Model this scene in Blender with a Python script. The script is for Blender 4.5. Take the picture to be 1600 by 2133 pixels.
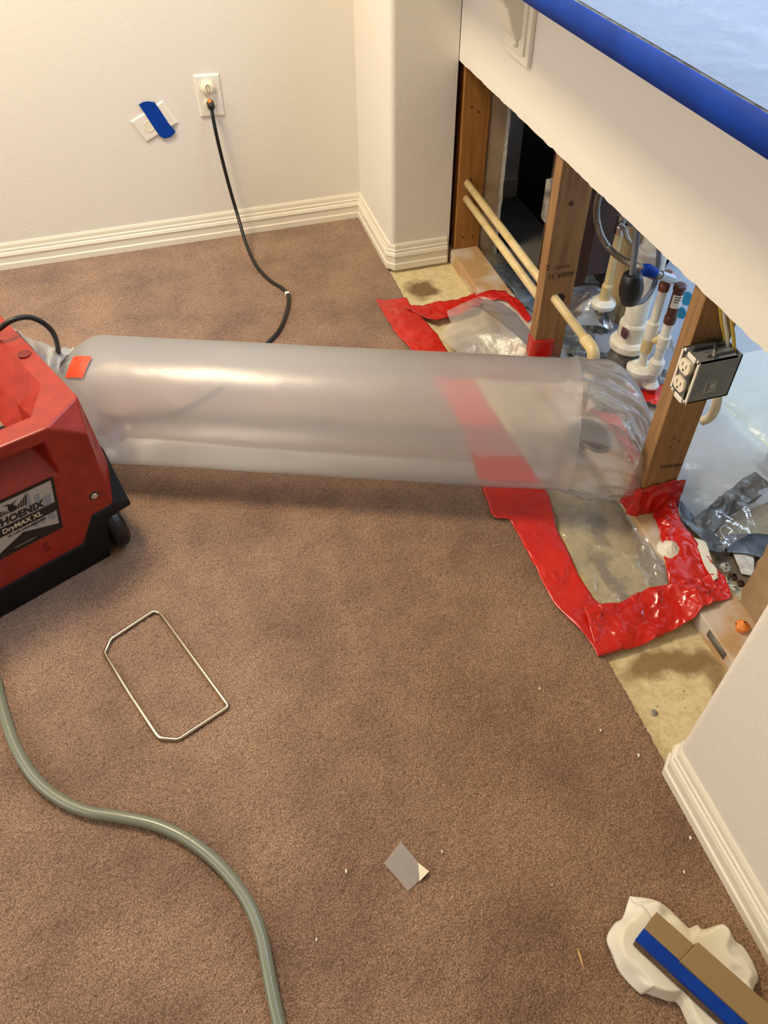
import bpy, bmesh, math, random
import numpy as np
from mathutils import Vector, Matrix, noise
random.seed(7)
for o in list(bpy.data.objects): bpy.data.objects.remove(o, do_unlink=True)
S = bpy.context.scene
COL = S.collection

# ------------------------------------------------------------------ camera
CAM = Vector((-0.8652, -0.0194, 1.3722)); FPX = 1606.8
CR = Vector((0.96073411, -0.27724235, -0.01125411)); CU = Vector((0.211695, 0.70616429, 0.67566059)); CF = Vector((0.17937448, 0.65151261, -0.73712694))
cd = bpy.data.cameras.new('camera'); cam = bpy.data.objects.new('camera', cd); COL.objects.link(cam)
cd.sensor_fit = 'HORIZONTAL'; cd.sensor_width = 36.0; cd.lens = 36.0 * FPX / 1600.0; cd.clip_start = 0.02
cam.matrix_world = Matrix(((CR.x, CU.x, -CF.x, CAM.x), (CR.y, CU.y, -CF.y, CAM.y), (CR.z, CU.z, -CF.z, CAM.z), (0, 0, 0, 1)))
S.camera = cam
# ------------------------------------------------------------------ world, light, exposure
w = bpy.data.worlds.new('world'); S.world = w; w.use_nodes = True
w.node_tree.nodes['Background'].inputs[0].default_value = (0.85, 0.9, 1.0, 1); w.node_tree.nodes['Background'].inputs[1].default_value = 0.3
def area(name, loc, aim, sx, sy, power, col):
    l = bpy.data.lights.new(name, 'AREA'); l.shape = 'RECTANGLE'; l.size = sx; l.size_y = sy; l.energy = power; l.color = col
    o = bpy.data.objects.new(name, l); COL.objects.link(o); o.location = loc
    o.rotation_euler = (Vector(aim) - Vector(loc)).to_track_quat('-Z', 'Y').to_euler(); return o
area('kitchen_window_light', (3.15, 1.2, 1.6), (0, 1.2, 0.9), 1.7, 1.3, 110, (0.45, 0.66, 1.0))
area('kitchen_ceiling_light', (0.50, 1.45, 2.40), (0.50, 1.45, 0), 0.6, 1.2, 26, (0.56, 0.73, 1.0))
area('room_ceiling_light', (-1.40, 1.80, 2.38), (-1.40, 1.80, 0), 0.45, 0.45, 42, (1.0, 0.83, 0.58))
area('room_fill_light', (-3.35, 0.6, 1.45), (0, 1.2, 0.7), 1.6, 1.3, 26, (1.0, 0.94, 0.88))  # unseen fill light added at left to brighten the half wall
vs = S.view_settings; vs.view_transform = 'Standard'; vs.look = 'None'; vs.gamma = 1; vs.use_curve_mapping = False; vs.exposure = 0.26

# ------------------------------------------------------------------ measured layout (metres; x to the kitchen, y away, z up)
YB, XR, Y1, ZC, BH, XN, YN, Y2, Y3 = 2.6359, -0.2044, 2.2423, 0.6259, 0.0987, -0.2156, 0.4299, 1.5781, 0.9863
CZ = 0.012       # carpet surface; the bare subfloor is z = 0
CX = -0.209      # cut edge of the carpet
CEIL = 2.44
def at(u, v, x=None, y=None, z=None):
    d = CF * FPX + CR * (u - 800) - CU * (v - 1066.5)
    if z is not None: t = (z - CAM.z) / d.z
    elif y is not None: t = (y - CAM.y) / d.y
    else: t = (x - CAM.x) / d.x
    return CAM + d * t
def zat(v, x, y):          # height on the vertical through (x, y) that shows in image row v
    lo, hi = -0.3, 1.3
    for _ in range(40):
        m = (lo + hi) / 2; d = Vector((x, y, m)) - CAM
        if 1066.5 - FPX * d.dot(CU) / d.dot(CF) > v: lo = m
        else: hi = m
    return (lo + hi) / 2
def nz(p, s, seed=0.0): return noise.noise(Vector((p[0] * s + seed, p[1] * s - seed, p[2] * s + 3 * seed)))

# ------------------------------------------------------------------ materials
def lin(c):
    f = lambda t: t / 12.92 if t <= 0.04045 else ((t + 0.055) / 1.055) ** 2.4
    return tuple(f(t / 255.0) for t in c)
MATS = {}
def M(name, c1, rough=0.6, c2=None, scale=10, stretch=(1, 1, 1), lo=0.35, hi=0.65, bump=0, bscale=100, bdist=0.002, metal=0, spec=0.5, coat=0, detail=4, alpha=1):
    m = bpy.data.materials.new(name); m.use_nodes = True; MATS[name] = m
    nt = m.node_tree; N = nt.nodes; L = nt.links; b = N['Principled BSDF']
    b.inputs['Base Color'].default_value = (*lin(c1), 1); b.inputs['Roughness'].default_value = rough
    b.inputs['Metallic'].default_value = metal; b.inputs['Specular IOR Level'].default_value = spec; b.inputs['Coat Weight'].default_value = coat
    b.inputs['Alpha'].default_value = alpha
    g = N.new('ShaderNodeNewGeometry'); mp = N.new('ShaderNodeMapping'); mp.inputs['Scale'].default_value = stretch
    L.new(g.outputs['Position'], mp.inputs[0])
    if c2 is not None:
        n = N.new('ShaderNodeTexNoise'); n.inputs['Scale'].default_value = scale; n.inputs['Detail'].default_value = detail
        L.new(mp.outputs[0], n.inputs['Vector'])
        r = N.new('ShaderNodeValToRGB'); r.color_ramp.elements[0].position = lo; r.color_ramp.elements[1].position = hi
        r.color_ramp.elements[0].color = (*lin(c1), 1); r.color_ramp.elements[1].color = (*lin(c2), 1)
        L.new(n.outputs['Fac'], r.inputs[0]); L.new(r.outputs[0], b.inputs['Base Color'])
    if bump:
        n2 = N.new('ShaderNodeTexNoise'); n2.inputs['Scale'].default_value = bscale; n2.inputs['Detail'].default_value = 3
        L.new(mp.outputs[0], n2.inputs['Vector'])
        bp = N.new('ShaderNodeBump'); bp.inputs['Strength'].default_value = bump; bp.inputs['Distance'].default_value = bdist
        L.new(n2.outputs['Fac'], bp.inputs['Height']); L.new(bp.outputs[0], b.inputs['Normal'])
    return m
M('paint', (232, 227, 216), 0.55, bump=0.35, bscale=160, bdist=0.002)
M('trim_paint', (236, 230, 212), 0.35)
M('gypsum', (225, 222, 214), 0.9, (190, 185, 175), 60, bump=0.6, bscale=120)
M('gypsum_back', (176, 152, 118), 0.9, (150, 126, 92), 12)
M('drywall_paper', (196, 176, 146), 0.9, (176, 152, 120), 6)
M('wood', (164, 126, 80), 0.7, (132, 96, 58), 14, (6, 6, 0.5), 0.3, 0.7, bump=0.3, bscale=60)
M('wood_gold', (176, 124, 58), 0.7, (150, 98, 40), 14, (6, 6, 0.5), 0.3, 0.7)
M('wood_fresh', (204, 160, 98), 0.7, (180, 132, 74), 14, (6, 6, 0.5), 0.3, 0.7, bump=0.3, bscale=60)
M('wood_pale', (206, 180, 134), 0.75, (178, 148, 100), 16, (7, 7, 0.25), 0.35, 0.65)
M('wood_plate', (186, 150, 104), 0.8, (205, 192, 178), 9, (1, 1, 1), 0.45, 0.6, bump=0.4, bscale=80)
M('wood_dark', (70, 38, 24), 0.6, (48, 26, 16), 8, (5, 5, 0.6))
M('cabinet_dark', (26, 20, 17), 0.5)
M('knot', (82, 50, 26), 0.8)
M('ink', (50, 36, 28), 0.8)
M('cpvc', (226, 204, 152), 0.4, (204, 178, 122), 20, (1, 1, 1), 0.45, 0.75)
M('pvc', (232, 228, 216), 0.4, (206, 198, 182), 30, (1, 1, 1), 0.5, 0.8)
M('primer', (92, 60, 72), 0.6)
M('chrome', (190, 190, 190), 0.22, metal=1)
M('braid', (168, 160, 150), 0.35, (110, 104, 98), 500, metal=0.9, bump=0.8, bscale=500, bdist=0.001)
M('brass', (150, 104, 92), 0.35, metal=0.9)
M('arrester', (84, 46, 34), 0.35)
M('black_rubber', (14, 15, 18), 0.42)
M('black_cord', (18, 19, 22), 0.38)
M('black_plastic', (12, 13, 15), 0.45, (20, 21, 23), 40, spec=0.3)
M('grey_cable', (108, 112, 120), 0.45)
M('yellow_cable', (214, 178, 70), 0.5)
M('white_cable', (222, 216, 196), 0.5)
M('white_plastic', (236, 232, 220), 0.35)
M('ivory_plastic', (236, 228, 202), 0.35)
M('galv', (158, 154, 146), 0.42, (70, 72, 76), 24, metal=0.35, lo=0.4, hi=0.6)
M('box_grey', (104, 106, 112), 0.5, (124, 126, 128), 30)
M('red_tape', (206, 40, 24), 0.24, (184, 26, 18), 5, coat=0.2, bump=0.35, bscale=45, bdist=0.004)
M('orange_tape', (232, 72, 34), 0.3)
M('blue_tape', (2, 62, 164), 0.6, (2, 52, 144), 12, bump=0.2, bscale=40, spec=0.2)
M('duct_tape', (122, 134, 150), 0.3, (88, 98, 112), 18, metal=0.2, bump=0.5, bscale=30, bdist=0.01)
M('duct_tape_dark', (124, 122, 116), 0.34, (78, 78, 76), 14, metal=0.15, bump=0.5, bscale=22, bdist=0.01)
M('steel', (196, 186, 164), 0.22, metal=1)
M('bolt', (205, 200, 190), 0.3, metal=0.9)
M('hose', (116, 120, 100), 0.35, coat=0.2)
M('red_plastic', (160, 42, 24), 0.36, (142, 32, 22), 30, bump=0.25, bscale=260, bdist=0.0006)
M('pit_orange', (196, 84, 30), 0.5)
M('panel_green', (46, 50, 36), 0.5)
M('label_silver', (178, 176, 170), 0.35, metal=0.15)
M('label_blue', (142, 150, 162), 0.35, metal=0.15)
M('label_black', (18, 17, 17), 0.4)
M('label_cream', (216, 204, 178), 0.4)
M('scratch', (110, 18, 14), 0.6)
M('rag', (238, 234, 222), 0.85, (228, 220, 196), 9, bump=0.25, bscale=300, bdist=0.001)
M('brown_tape', (142, 118, 78), 0.6)
M('block_wood', (110, 88, 62), 0.8, (80, 62, 44), 40, (1, 1, 1))
M('foam_orange', (234, 140, 66), 0.7)
M('chip', (236, 226, 204), 0.7)
M('splinter', (214, 176, 104), 0.7)
M('caulk', (232, 226, 208), 0.6)
M('counter_stone', (150, 146, 134), 0.5, (96, 92, 84), 60)
M('tile_floor', (196, 190, 180), 0.6, (180, 172, 160), 4)
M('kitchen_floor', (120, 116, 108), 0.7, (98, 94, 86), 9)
M('cyan_print', (34, 150, 196), 0.5)
M('lamp_glass', (250, 244, 230), 0.4)
def carpet_mat():
    m = M('carpet', (150, 116, 92), 0.95, spec=0.1); nt = m.node_tree; N = nt.nodes; L = nt.links; b = N['Principled BSDF']
    b.inputs['Sheen Weight'].default_value = 0.3; b.inputs['Sheen Roughness'].default_value = 0.6
    g = N.new('ShaderNodeNewGeometry')
    n1 = N.new('ShaderNodeTexNoise'); n1.inputs['Scale'].default_value = 420; n1.inputs['Detail'].default_value = 3; n1.inputs['Roughness'].default_value = 0.75
    vo = N.new('ShaderNodeTexVoronoi'); vo.inputs['Scale'].default_value = 290; vo.inputs['Randomness'].default_value = 1.0; L.new(g.outputs['Position'], vo.inputs['Vector'])
    n2 = N.new('ShaderNodeTexNoise'); n2.inputs['Scale'].default_value = 4.5; n2.inputs['Detail'].default_value = 5; n2.inputs['Roughness'].default_value = 0.65
    for n in (n1, n2): L.new(g.outputs['Position'], n.inputs['Vector'])
    r1 = N.new('ShaderNodeValToRGB'); e = r1.color_ramp.elements; e[0].position = 0.34; e[1].position = 0.66
    e[0].color = (*lin((116, 86, 66)), 1); e[1].color = (*lin((196, 160, 130)), 1)
    r2 = N.new('ShaderNodeValToRGB'); e = r2.color_ramp.elements; e[0].position = 0.33; e[1].position = 0.62
    e[0].color = (0.62, 0.57, 0.57, 1); e[1].color = (1.05, 1.03, 0.98, 1)
    mx = N.new('ShaderNodeMix'); mx.data_type = 'RGBA'; mx.blend_type = 'MULTIPLY'; mx.inputs['Factor'].default_value = 1
    L.new(n1.outputs['Fac'], r1.inputs[0]); L.new(n2.outputs['Fac'], r2.inputs[0])
    L.new(r1.outputs[0], mx.inputs[6]); L.new(r2.outputs[0], mx.inputs[7]); L.new(mx.outputs[2], b.inputs['Base Color'])
    iv = N.new('ShaderNodeMapRange'); iv.inputs[1].default_value = 0.0; iv.inputs[2].default_value = 0.75; iv.inputs[3].default_value = 1.2; iv.inputs[4].default_value = 0.55
    L.new(vo.outputs['Distance'], iv.inputs[0])
    m3 = N.new('ShaderNodeMix'); m3.data_type = 'RGBA'; m3.blend_type = 'MULTIPLY'; m3.inputs['Factor'].default_value = 1
    L.new(mx.outputs[2], m3.inputs[6]); L.new(iv.outputs[0], m3.inputs[7]); L.new(m3.outputs[2], b.inputs['Base Color'])
    bp = N.new('ShaderNodeBump'); bp.inputs['Strength'].default_value = 0.6; bp.inputs['Distance'].default_value = 0.003
    L.new(iv.outputs[0], bp.inputs['Height']); L.new(bp.outputs[0], b.inputs['Normal'])
carpet_mat()
def floor_mat():
    m = M('subfloor', (214, 198, 148), 0.8); nt = m.node_tree; N = nt.nodes; L = nt.links; b = N['Principled BSDF']
    g = N.new('ShaderNodeNewGeometry')
    n1 = N.new('ShaderNodeTexNoise'); n1.inputs['Scale'].default_value = 42; n1.inputs['Detail'].default_value = 14; n1.inputs['Roughness'].default_value = 0.85
    L.new(g.outputs['Position'], n1.inputs['Vector'])
    r1 = N.new('ShaderNodeValToRGB'); e = r1.color_ramp.elements; e[0].position = 0.3; e[1].position = 0.55
    e[0].color = (*lin((178, 154, 102)), 1); e[1].color = (*lin((226, 212, 168)), 1)
    L.new(n1.outputs['Fac'], r1.inputs[0]); cur = r1.outputs[0]
    n2 = N.new('ShaderNodeTexNoise'); n2.inputs['Scale'].default_value = 14; n2.inputs['Detail'].default_value = 6
    L.new(g.outputs['Position'], n2.inputs['Vector'])
    dist = N.new('ShaderNodeVectorMath'); dist.operation = 'MULTIPLY_ADD'; dist.inputs[1].default_value = (0.10, 0.10, 0.0)
    L.new(n2.outputs['Color'], dist.inputs[0]); L.new(g.outputs['Position'], dist.inputs[2])
    # water stains: (centre x, y, radius x, radius y, colour, strength); the noise offset averages +0.05
    for (sx, sy, ax, ay, c, k) in ((-0.135, 2.105, 0.055, 0.05, (96, 66, 26), 0.85), (-0.10, 0.62, 0.10, 0.035, (120, 84, 36), 0.8), (-0.02, 0.53, 0.035, 0.12, (110, 76, 34), 0.7),
                                   (-0.10, 0.86, 0.022, 0.09, (112, 102, 88), 0.7), (-0.06, 1.0, 0.022, 0.06, (110, 102, 92), 0.65), (-0.10, 1.75, 0.05, 0.05, (80, 72, 64), 0.7), (-0.02, 1.58, 0.05, 0.05, (104, 96, 82), 0.6),
                                   (0.20, 0.80, 0.07, 0.10, (70, 50, 34), 0.85)):
        mp = N.new('ShaderNodeMapping'); mp.inputs['Location'].default_value = (-(sx + 0.05) / ax, -(sy + 0.05) / ay, 0); mp.inputs['Scale'].default_value = (1 / ax, 1 / ay, 0)
        L.new(dist.outputs[0], mp.inputs[0])
        ln = N.new('ShaderNodeVectorMath'); ln.operation = 'LENGTH'; L.new(mp.outputs[0], ln.inputs[0])
        rr = N.new('ShaderNodeMapRange'); rr.inputs[1].default_value = 0.6; rr.inputs[2].default_value = 1.15; rr.inputs[3].default_value = k; rr.inputs[4].default_value = 0
        L.new(ln.outputs['Value'], rr.inputs[0])
        mx = N.new('ShaderNodeMix'); mx.data_type = 'RGBA'; L.new(rr.outputs[0], mx.inputs[0]); L.new(cur, mx.inputs[6]); mx.inputs[7].default_value = (*lin(c), 1); cur = mx.outputs[2]
    ns = N.new('ShaderNodeTexNoise'); ns.inputs['Scale'].default_value = 120; ns.inputs['Detail'].default_value = 3; L.new(g.outputs['Position'], ns.inputs['Vector'])
    sr = N.new('ShaderNodeMapRange'); sr.inputs[1].default_value = 0.66; sr.inputs[2].default_value = 0.74; sr.inputs[3].default_value = 0; sr.inputs[4].default_value = 0.8; L.new(ns.outputs['Fac'], sr.inputs[0])
    mx = N.new('ShaderNodeMix'); mx.data_type = 'RGBA'; L.new(sr.outputs[0], mx.inputs[0]); L.new(cur, mx.inputs[6]); mx.inputs[7].default_value = (*lin((96, 84, 56)), 1); cur = mx.outputs[2]
    L.new(cur, b.inputs['Base Color'])
    bp = N.new('ShaderNodeBump'); bp.inputs['Strength'].default_value = 0.5; bp.inputs['Distance'].default_value = 0.003
    L.new(n1.outputs['Fac'], bp.inputs['Height']); L.new(bp.outputs[0], b.inputs['Normal'])
floor_mat()
def film(name, clear, tint=(235, 238, 245), rough=0.25, gloss=0.12, trans=0.5, bump=0.3, bscale=18, bdist=0.01, blur=0.0):
    m = bpy.data.materials.new(name); m.use_nodes = True; MATS[name] = m; nt = m.node_tree; N = nt.nodes; L = nt.links
    for n in list(N): N.remove(n)
    out = N.new('ShaderNodeOutputMaterial'); c = (*lin(tint), 1)
    d = N.new('ShaderNodeBsdfDiffuse'); d.inputs[0].default_value = c; t = N.new('ShaderNodeBsdfTranslucent'); t.inputs[0].default_value = c
    tr = N.new('ShaderNodeBsdfTransparent'); gl = N.new('ShaderNodeBsdfGlossy'); gl.inputs['Roughness'].default_value = rough
    g = N.new('ShaderNodeNewGeometry'); n2 = N.new('ShaderNodeTexNoise'); n2.inputs['Scale'].default_value = bscale; n2.inputs['Detail'].default_value = 4
    L.new(g.outputs['Position'], n2.inputs['Vector']); bp = N.new('ShaderNodeBump'); bp.inputs['Strength'].default_value = bump; bp.inputs['Distance'].default_value = bdist
    L.new(n2.outputs['Fac'], bp.inputs['Height']); L.new(bp.outputs[0], gl.inputs['Normal'])
    m1 = N.new('ShaderNodeMixShader'); m1.inputs[0].default_value = trans; L.new(d.outputs[0], m1.inputs[1]); L.new(t.outputs[0], m1.inputs[2])
    m2 = N.new('ShaderNodeMixShader'); m2.inputs[0].default_value = clear; L.new(m1.outputs[0], m2.inputs[1]); L.new(tr.outputs[0], m2.inputs[2])
    if blur:      # share of the passing light that the frosted film scatters slightly
        rf = N.new('ShaderNodeBsdfRefraction'); rf.inputs['IOR'].default_value = 1.035; rf.inputs['Roughness'].default_value = 0.95; mb_ = N.new('ShaderNodeMixShader'); mb_.inputs[0].default_value = blur
        L.new(m2.outputs[0], mb_.inputs[1]); L.new(rf.outputs[0], mb_.inputs[2]); m2 = mb_
    m3 = N.new('ShaderNodeMixShader'); L.new(m2.outputs[0], m3.inputs[1]); L.new(gl.outputs[0], m3.inputs[2])
    lw = N.new('ShaderNodeFresnel'); lw.inputs['IOR'].default_value = 1.5; L.new(bp.outputs[0], lw.inputs['Normal'])
    ml = N.new('ShaderNodeMath'); ml.operation = 'MULTIPLY_ADD'; ml.inputs[1].default_value = 0.8; ml.inputs[2].default_value = gloss * 0.3
    L.new(lw.outputs[0], ml.inputs[0]); L.new(ml.outputs[0], m3.inputs[0]); L.new(m3.outputs[0], out.inputs['Surface'])
film('duct_film', 0.54, (250, 250, 252), 0.32, 0.1, 0.4, 0.15, 14, 0.01, blur=0.36)
film('dome_film', 0.74, (246, 248, 252), 0.16, 0.15, 0.5, 0.5, 30, 0.012, blur=0.05)
film('fold_film', 0.66, (240, 242, 248), 0.1, 0.5, 0.4, 0.3, 30, 0.01)
film('collar_film', 0.25, (240, 242, 240), 0.3, 0.2, 0.5, 0.4, 40, 0.01)
film('clear_film', 0.80, (240, 241, 246), 0.12, 0.4, 0.4, 0.7, 13, 0.02)
film('tent_film', 0.66, (236, 236, 242), 0.3, 0.1, 0.5, 0.5, 14, 0.014)
film('hazy_film', 0.34, (206, 214, 230), 0.26, 0.1, 0.5, 0.6, 12, 0.015)
film('counter_film', 0.45, (164, 186, 226), 0.22, 0.3, 0.3, 0.6, 6, 0.02)
film('packing_tape', 0.72, (214, 206, 190), 0.3, 0.1, 0.3, 0.1)

# ------------------------------------------------------------------ mesh helpers
class MB:
    def __init__(s): s.v = []; s.f = []
    def add(s, vs, fs):
        k = len(s.v); s.v += [tuple(p) for p in vs]; s.f += [tuple(i + k for i in f) for f in fs]; return s
    def box(s, a, b):
        x0, y0, z0 = a; x1, y1, z1 = b
        return s.add([(x0, y0, z0), (x1, y0, z0), (x1, y1, z0), (x0, y1, z0), (x0, y0, z1), (x1, y0, z1), (x1, y1, z1), (x0, y1, z1)],
                     [(0, 3, 2, 1), (4, 5, 6, 7), (0, 1, 5, 4), (1, 2, 6, 5), (2, 3, 7, 6), (3, 0, 4, 7)])
    def hexa(s, p): return s.add(p, [(0, 3, 2, 1), (4, 5, 6, 7), (0, 1, 5, 4), (1, 2, 6, 5), (2, 3, 7, 6), (3, 0, 4, 7)])
    def prism(s, poly, off):
        n = len(poly); o = Vector(off); p = [Vector(q) for q in poly]
        return s.add(p + [q + o for q in p], [tuple(range(n - 1, -1, -1)), tuple(range(n, 2 * n))] + [(i, (i + 1) % n, (i + 1) % n + n, i + n) for i in range(n)])
    def tube(s, path, r, n=12, cap=True, closed=False):
        P = [Vector(p) for p in path]; m = len(P); R = r if isinstance(r, (list, tuple)) else [r] * m
        vs = []; ref = None
        for i in range(m):
            if closed: t = (P[(i + 1) % m] - P[i - 1]).normalized()
            else: t = (P[min(i + 1, m - 1)] - P[max(i - 1, 0)]).normalized()
            if ref is None: ref = t.orthogonal().normalized()
            ref = (ref - t * ref.dot(t)).normalized(); bi = t.cross(ref)
            for k in range(n):
                a = 2 * math.pi * k / n; vs.append(P[i] + (ref * math.cos(a) + bi * math.sin(a)) * R[i])
        fs = [(i * n + k, i * n + (k + 1) % n, ((i + 1) % m) * n + (k + 1) % n, ((i + 1) % m) * n + k) for i in range(m if closed else m - 1) for k in range(n)]
        if cap and not closed: fs += [tuple(range(n - 1, -1, -1)), tuple((m - 1) * n + k for k in range(n))]
        return s.add(vs, fs)
    def lathe(s, base, prof, n=24, axis=(0, 0, 1)):       # prof: (radius, height)
        ax = Vector(axis).normalized(); u = ax.orthogonal().normalized(); w_ = ax.cross(u); B = Vector(base); vs = []
        for r, h in prof:
            for k in range(n):
                a = 2 * math.pi * k / n; vs.append(B + ax * h + (u * math.cos(a) + w_ * math.sin(a)) * r)
        m = len(prof)
        fs = [(i * n + k, i * n + (k + 1) % n, (i + 1) * n + (k + 1) % n, (i + 1) * n + k) for i in range(m - 1) for k in range(n)]
        fs += [tuple(range(n - 1, -1, -1)), tuple((m - 1) * n + k for k in range(n))]
        return s.add(vs, fs)
    def grid(s, rows):
        m = len(rows); n = len(rows[0])
        return s.add([p for r in rows for p in r], [(i * n + j, i * n + j + 1, (i + 1) * n + j + 1, (i + 1) * n + j) for i in range(m - 1) for j in range(n - 1)])
def smooth_path(pts, k=8):
    P = [Vector(p) for p in pts]; P = [P[0] * 2 - P[1]] + P + [P[-1] * 2 - P[-2]]; out = []
    for i in range(1, len(P) - 2):
        for j in range(k):
            t = j / k; a, b, c, d = P[i - 1:i + 3]
            out.append(0.5 * ((2 * b) + (c - a) * t + (2 * a - 5 * b + 4 * c - d) * t * t + (3 * b - a - 3 * c + d) * t ** 3))
    return out + [P[-2]]
def obj(name, mb, mat, parent=None, local=False, smooth=False, bevel=0, solid=0, sub=0, kind=None, angle=None):
    me = bpy.data.meshes.new(name); V = mb.v; loc = Vector((0, 0, 0))
    if parent is None:
        xs = [p[0] for p in V]; ys = [p[1] for p in V]; zs = [p[2] for p in V]
        loc = Vector(((min(xs) + max(xs)) / 2, (min(ys) + max(ys)) / 2, min(zs)))
    elif not local: loc = parent['_loc'] and Vector(parent['_loc'])
    me.from_pydata([(p[0] - loc.x, p[1] - loc.y, p[2] - loc.z) for p in V], [], mb.f); me.validate(); me.update()
    bm = bmesh.new(); bm.from_mesh(me); bmesh.ops.recalc_face_normals(bm, faces=bm.faces); bm.to_mesh(me); bm.free()
    o = bpy.data.objects.new(name, me); COL.objects.link(o); me.materials.append(MATS[mat])
    if parent is None: o.location = loc; o['_loc'] = tuple(loc)
    else: o.parent = parent; o['_loc'] = tuple(loc)
    if smooth: me.polygons.foreach_set('use_smooth', [True] * len(me.polygons))
    if solid: md = o.modifiers.new('solid', 'SOLIDIFY'); md.thickness = solid; md.offset = 0
    if bevel: md = o.modifiers.new('bevel', 'BEVEL'); md.width = bevel; md.segments = 2; md.limit_method = 'ANGLE'; md.angle_limit = math.radians(25); md.harden_normals = False
    if sub: md = o.modifiers.new('sub', 'SUBSURF'); md.levels = sub; md.render_levels = sub
    if kind: o['kind'] = kind
    return o
def tag(o, label, cat, group=None):
    o['label'] = label; o['category'] = cat
    if group: o['group'] = group
    return o
def thing(name, label, cat, loc, rotz=0, group=None):
    o = bpy.data.objects.new(name, None); COL.objects.link(o); o.location = loc; o.rotation_euler = (0, 0, rotz); o.empty_display_size = 0.05
    o['_loc'] = tuple(loc); return tag(o, label, cat, group)
def struct(name, mb, mat, label, cat, **k):
    o = obj(name, mb, mat, **k); o['kind'] = 'structure'; return tag(o, label, cat)
def text_mesh(s, size, bold=0.0, space=1.0, shear=0.0):
    c = bpy.data.curves.new('lettering', 'FONT'); c.body = s; c.size = size; c.offset = bold; c.space_character = space; c.shear = shear; c.align_x = 'CENTER'; c.resolution_u = 3
    o = bpy.data.objects.new('lettering', c); COL.objects.link(o)
    me = bpy.data.meshes.new_from_object(o.evaluated_get(bpy.context.evaluated_depsgraph_get()))
    bpy.data.objects.remove(o); r = ([v.co.copy() for v in me.vertices], [tuple(p.vertices) for p in me.polygons]); bpy.data.meshes.remove(me); return r
def lettering(s, size, mapf, parent, mat, local=True, **k):
    v, f = text_mesh(s, size, **k); mb = MB(); mb.add([mapf(p.x, p.y) for p in v], f); return obj('lettering', mb, mat, parent, local=local)

# ------------------------------------------------------------------ the setting
struct('floor', MB().box((-3.5, -4.6, -0.05), (3.3, 3.0, 0.0)), 'subfloor', 'bare stained plywood subfloor along the opened wall', 'floor')
def build_carpet():
    xs = np.concatenate([np.arange(-3.395, -1.75, 0.12), np.arange(-1.75, CX + 1e-6, 0.0040)]); xs[-1] = CX
    ys = np.concatenate([np.arange(-4.6, -0.05, 0.12), np.arange(-0.05, YB - 0.004, 0.0040), [YB - 0.003]])
    X, Y = np.meshgrid(xs, ys); rng = np.random.default_rng(3)
    Z = CZ + (rng.random(X.shape) - 0.55) * 0.0034
    X[:, -1] += (rng.random(len(ys)) - 0.6) * 0.008; Z[:, -1] = 0.0005
    X[:, :-1] += (rng.random(X[:, :-1].shape) - 0.5) * 0.0016
    ny, nx = X.shape; V = np.stack([X, Y, Z], -1).reshape(-1, 3).astype(np.float32)
    i = (np.arange(ny - 1)[:, None] * nx + np.arange(nx - 1)[None]).ravel(); Fc = np.stack([i, i + 1, i + 1 + nx, i + nx], -1).ravel().astype(np.int32)
    me = bpy.data.meshes.new('carpet'); me.vertices.add(len(V)); me.vertices.foreach_set('co', V.ravel()); me.loops.add(len(Fc)); me.loops.foreach_set('vertex_index', Fc)
    me.polygons.add(len(i)); me.polygons.foreach_set('loop_start', np.arange(0, len(Fc), 4, dtype=np.int32)); me.update(calc_edges=True)
    me.polygons.foreach_set('use_smooth', np.ones(len(i), dtype=bool)); me.materials.append(MATS['carpet'])
    o = bpy.data.objects.new('carpet', me); COL.objects.link(o); o['kind'] = 'stuff'; tag(o, 'brown cut-pile wall-to-wall carpet covering the room floor', 'carpet')
build_carpet()
struct('ceiling', MB().box((-3.5, -4.6, CEIL), (3.3, 3.0, CEIL + 0.05)), 'paint', 'plain white ceiling above room and kitchen', 'ceiling')
struct('wall_back', MB().box((-3.5, YB, 0), (3.3, YB + 0.12, CEIL)), 'paint', 'cream back wall with the two wall plates', 'wall')
LW = MB()
for a, b in (((-3.5, -4.6, 0), (-3.4, -0.3, CEIL)), ((-3.5, 1.5, 0), (-3.4, YB, CEIL)), ((-3.5, -0.3, 0), (-3.4, 1.5, 0.75)), ((-3.5, -0.3, 2.15), (-3.4, 1.5, CEIL))): LW.box(a, b)
struct('wall_left', LW, 'paint', 'cream side wall of the room with a window opening', 'wall')
struct('wall_rear', MB().box((-3.5, -4.7, 0), (3.3, -4.6, CEIL)), 'paint', 'cream wall behind the viewer', 'wall')
KW = MB()
for a, b in (((3.2, -4.6, 0), (3.3, 0.3, CEIL)), ((3.2, 2.1, 0), (3.3, YB, CEIL)), ((3.2, 0.3, 0), (3.3, 2.1, 0.9)), ((3.2, 0.3, 2.3), (3.3, 2.1, CEIL))): KW.box(a, b)
struct('wall_kitchen', KW, 'paint', 'far kitchen wall with a daylight window opening', 'wall')
def corner_block(x0, x1, y0, y1, z0, z1, corner, r=0.018):    # wall block with one bull-nosed vertical edge
    pts = []
    for (x, y, c) in ((x0, y0, 'a'), (x1, y0, 'b'), (x1, y1, 'c'), (x0, y1, 'd')):
        if c == corner:
            cx = x0 + r; cy = y0 + r if c == 'a' else y1 - r
            a0 = -math.pi / 2 if c == 'a' else math.pi
            seq = [(cx + r * math.cos(math.pi + t * math.pi / 2), cy + r * math.sin(math.pi + t * math.pi / 2)) for t in np.linspace(0, 1, 8)] if c == 'a' else \
                  [(cx + r * math.cos(math.pi / 2 + t * math.pi / 2), cy + r * math.sin(math.pi / 2 + t * math.pi / 2)) for t in np.linspace(0, 1, 8)]
            pts += seq
        else: pts.append((x, y))
    return MB().prism([(x, y, z0) for x, y in pts], (0, 0, z1 - z0))
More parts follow.
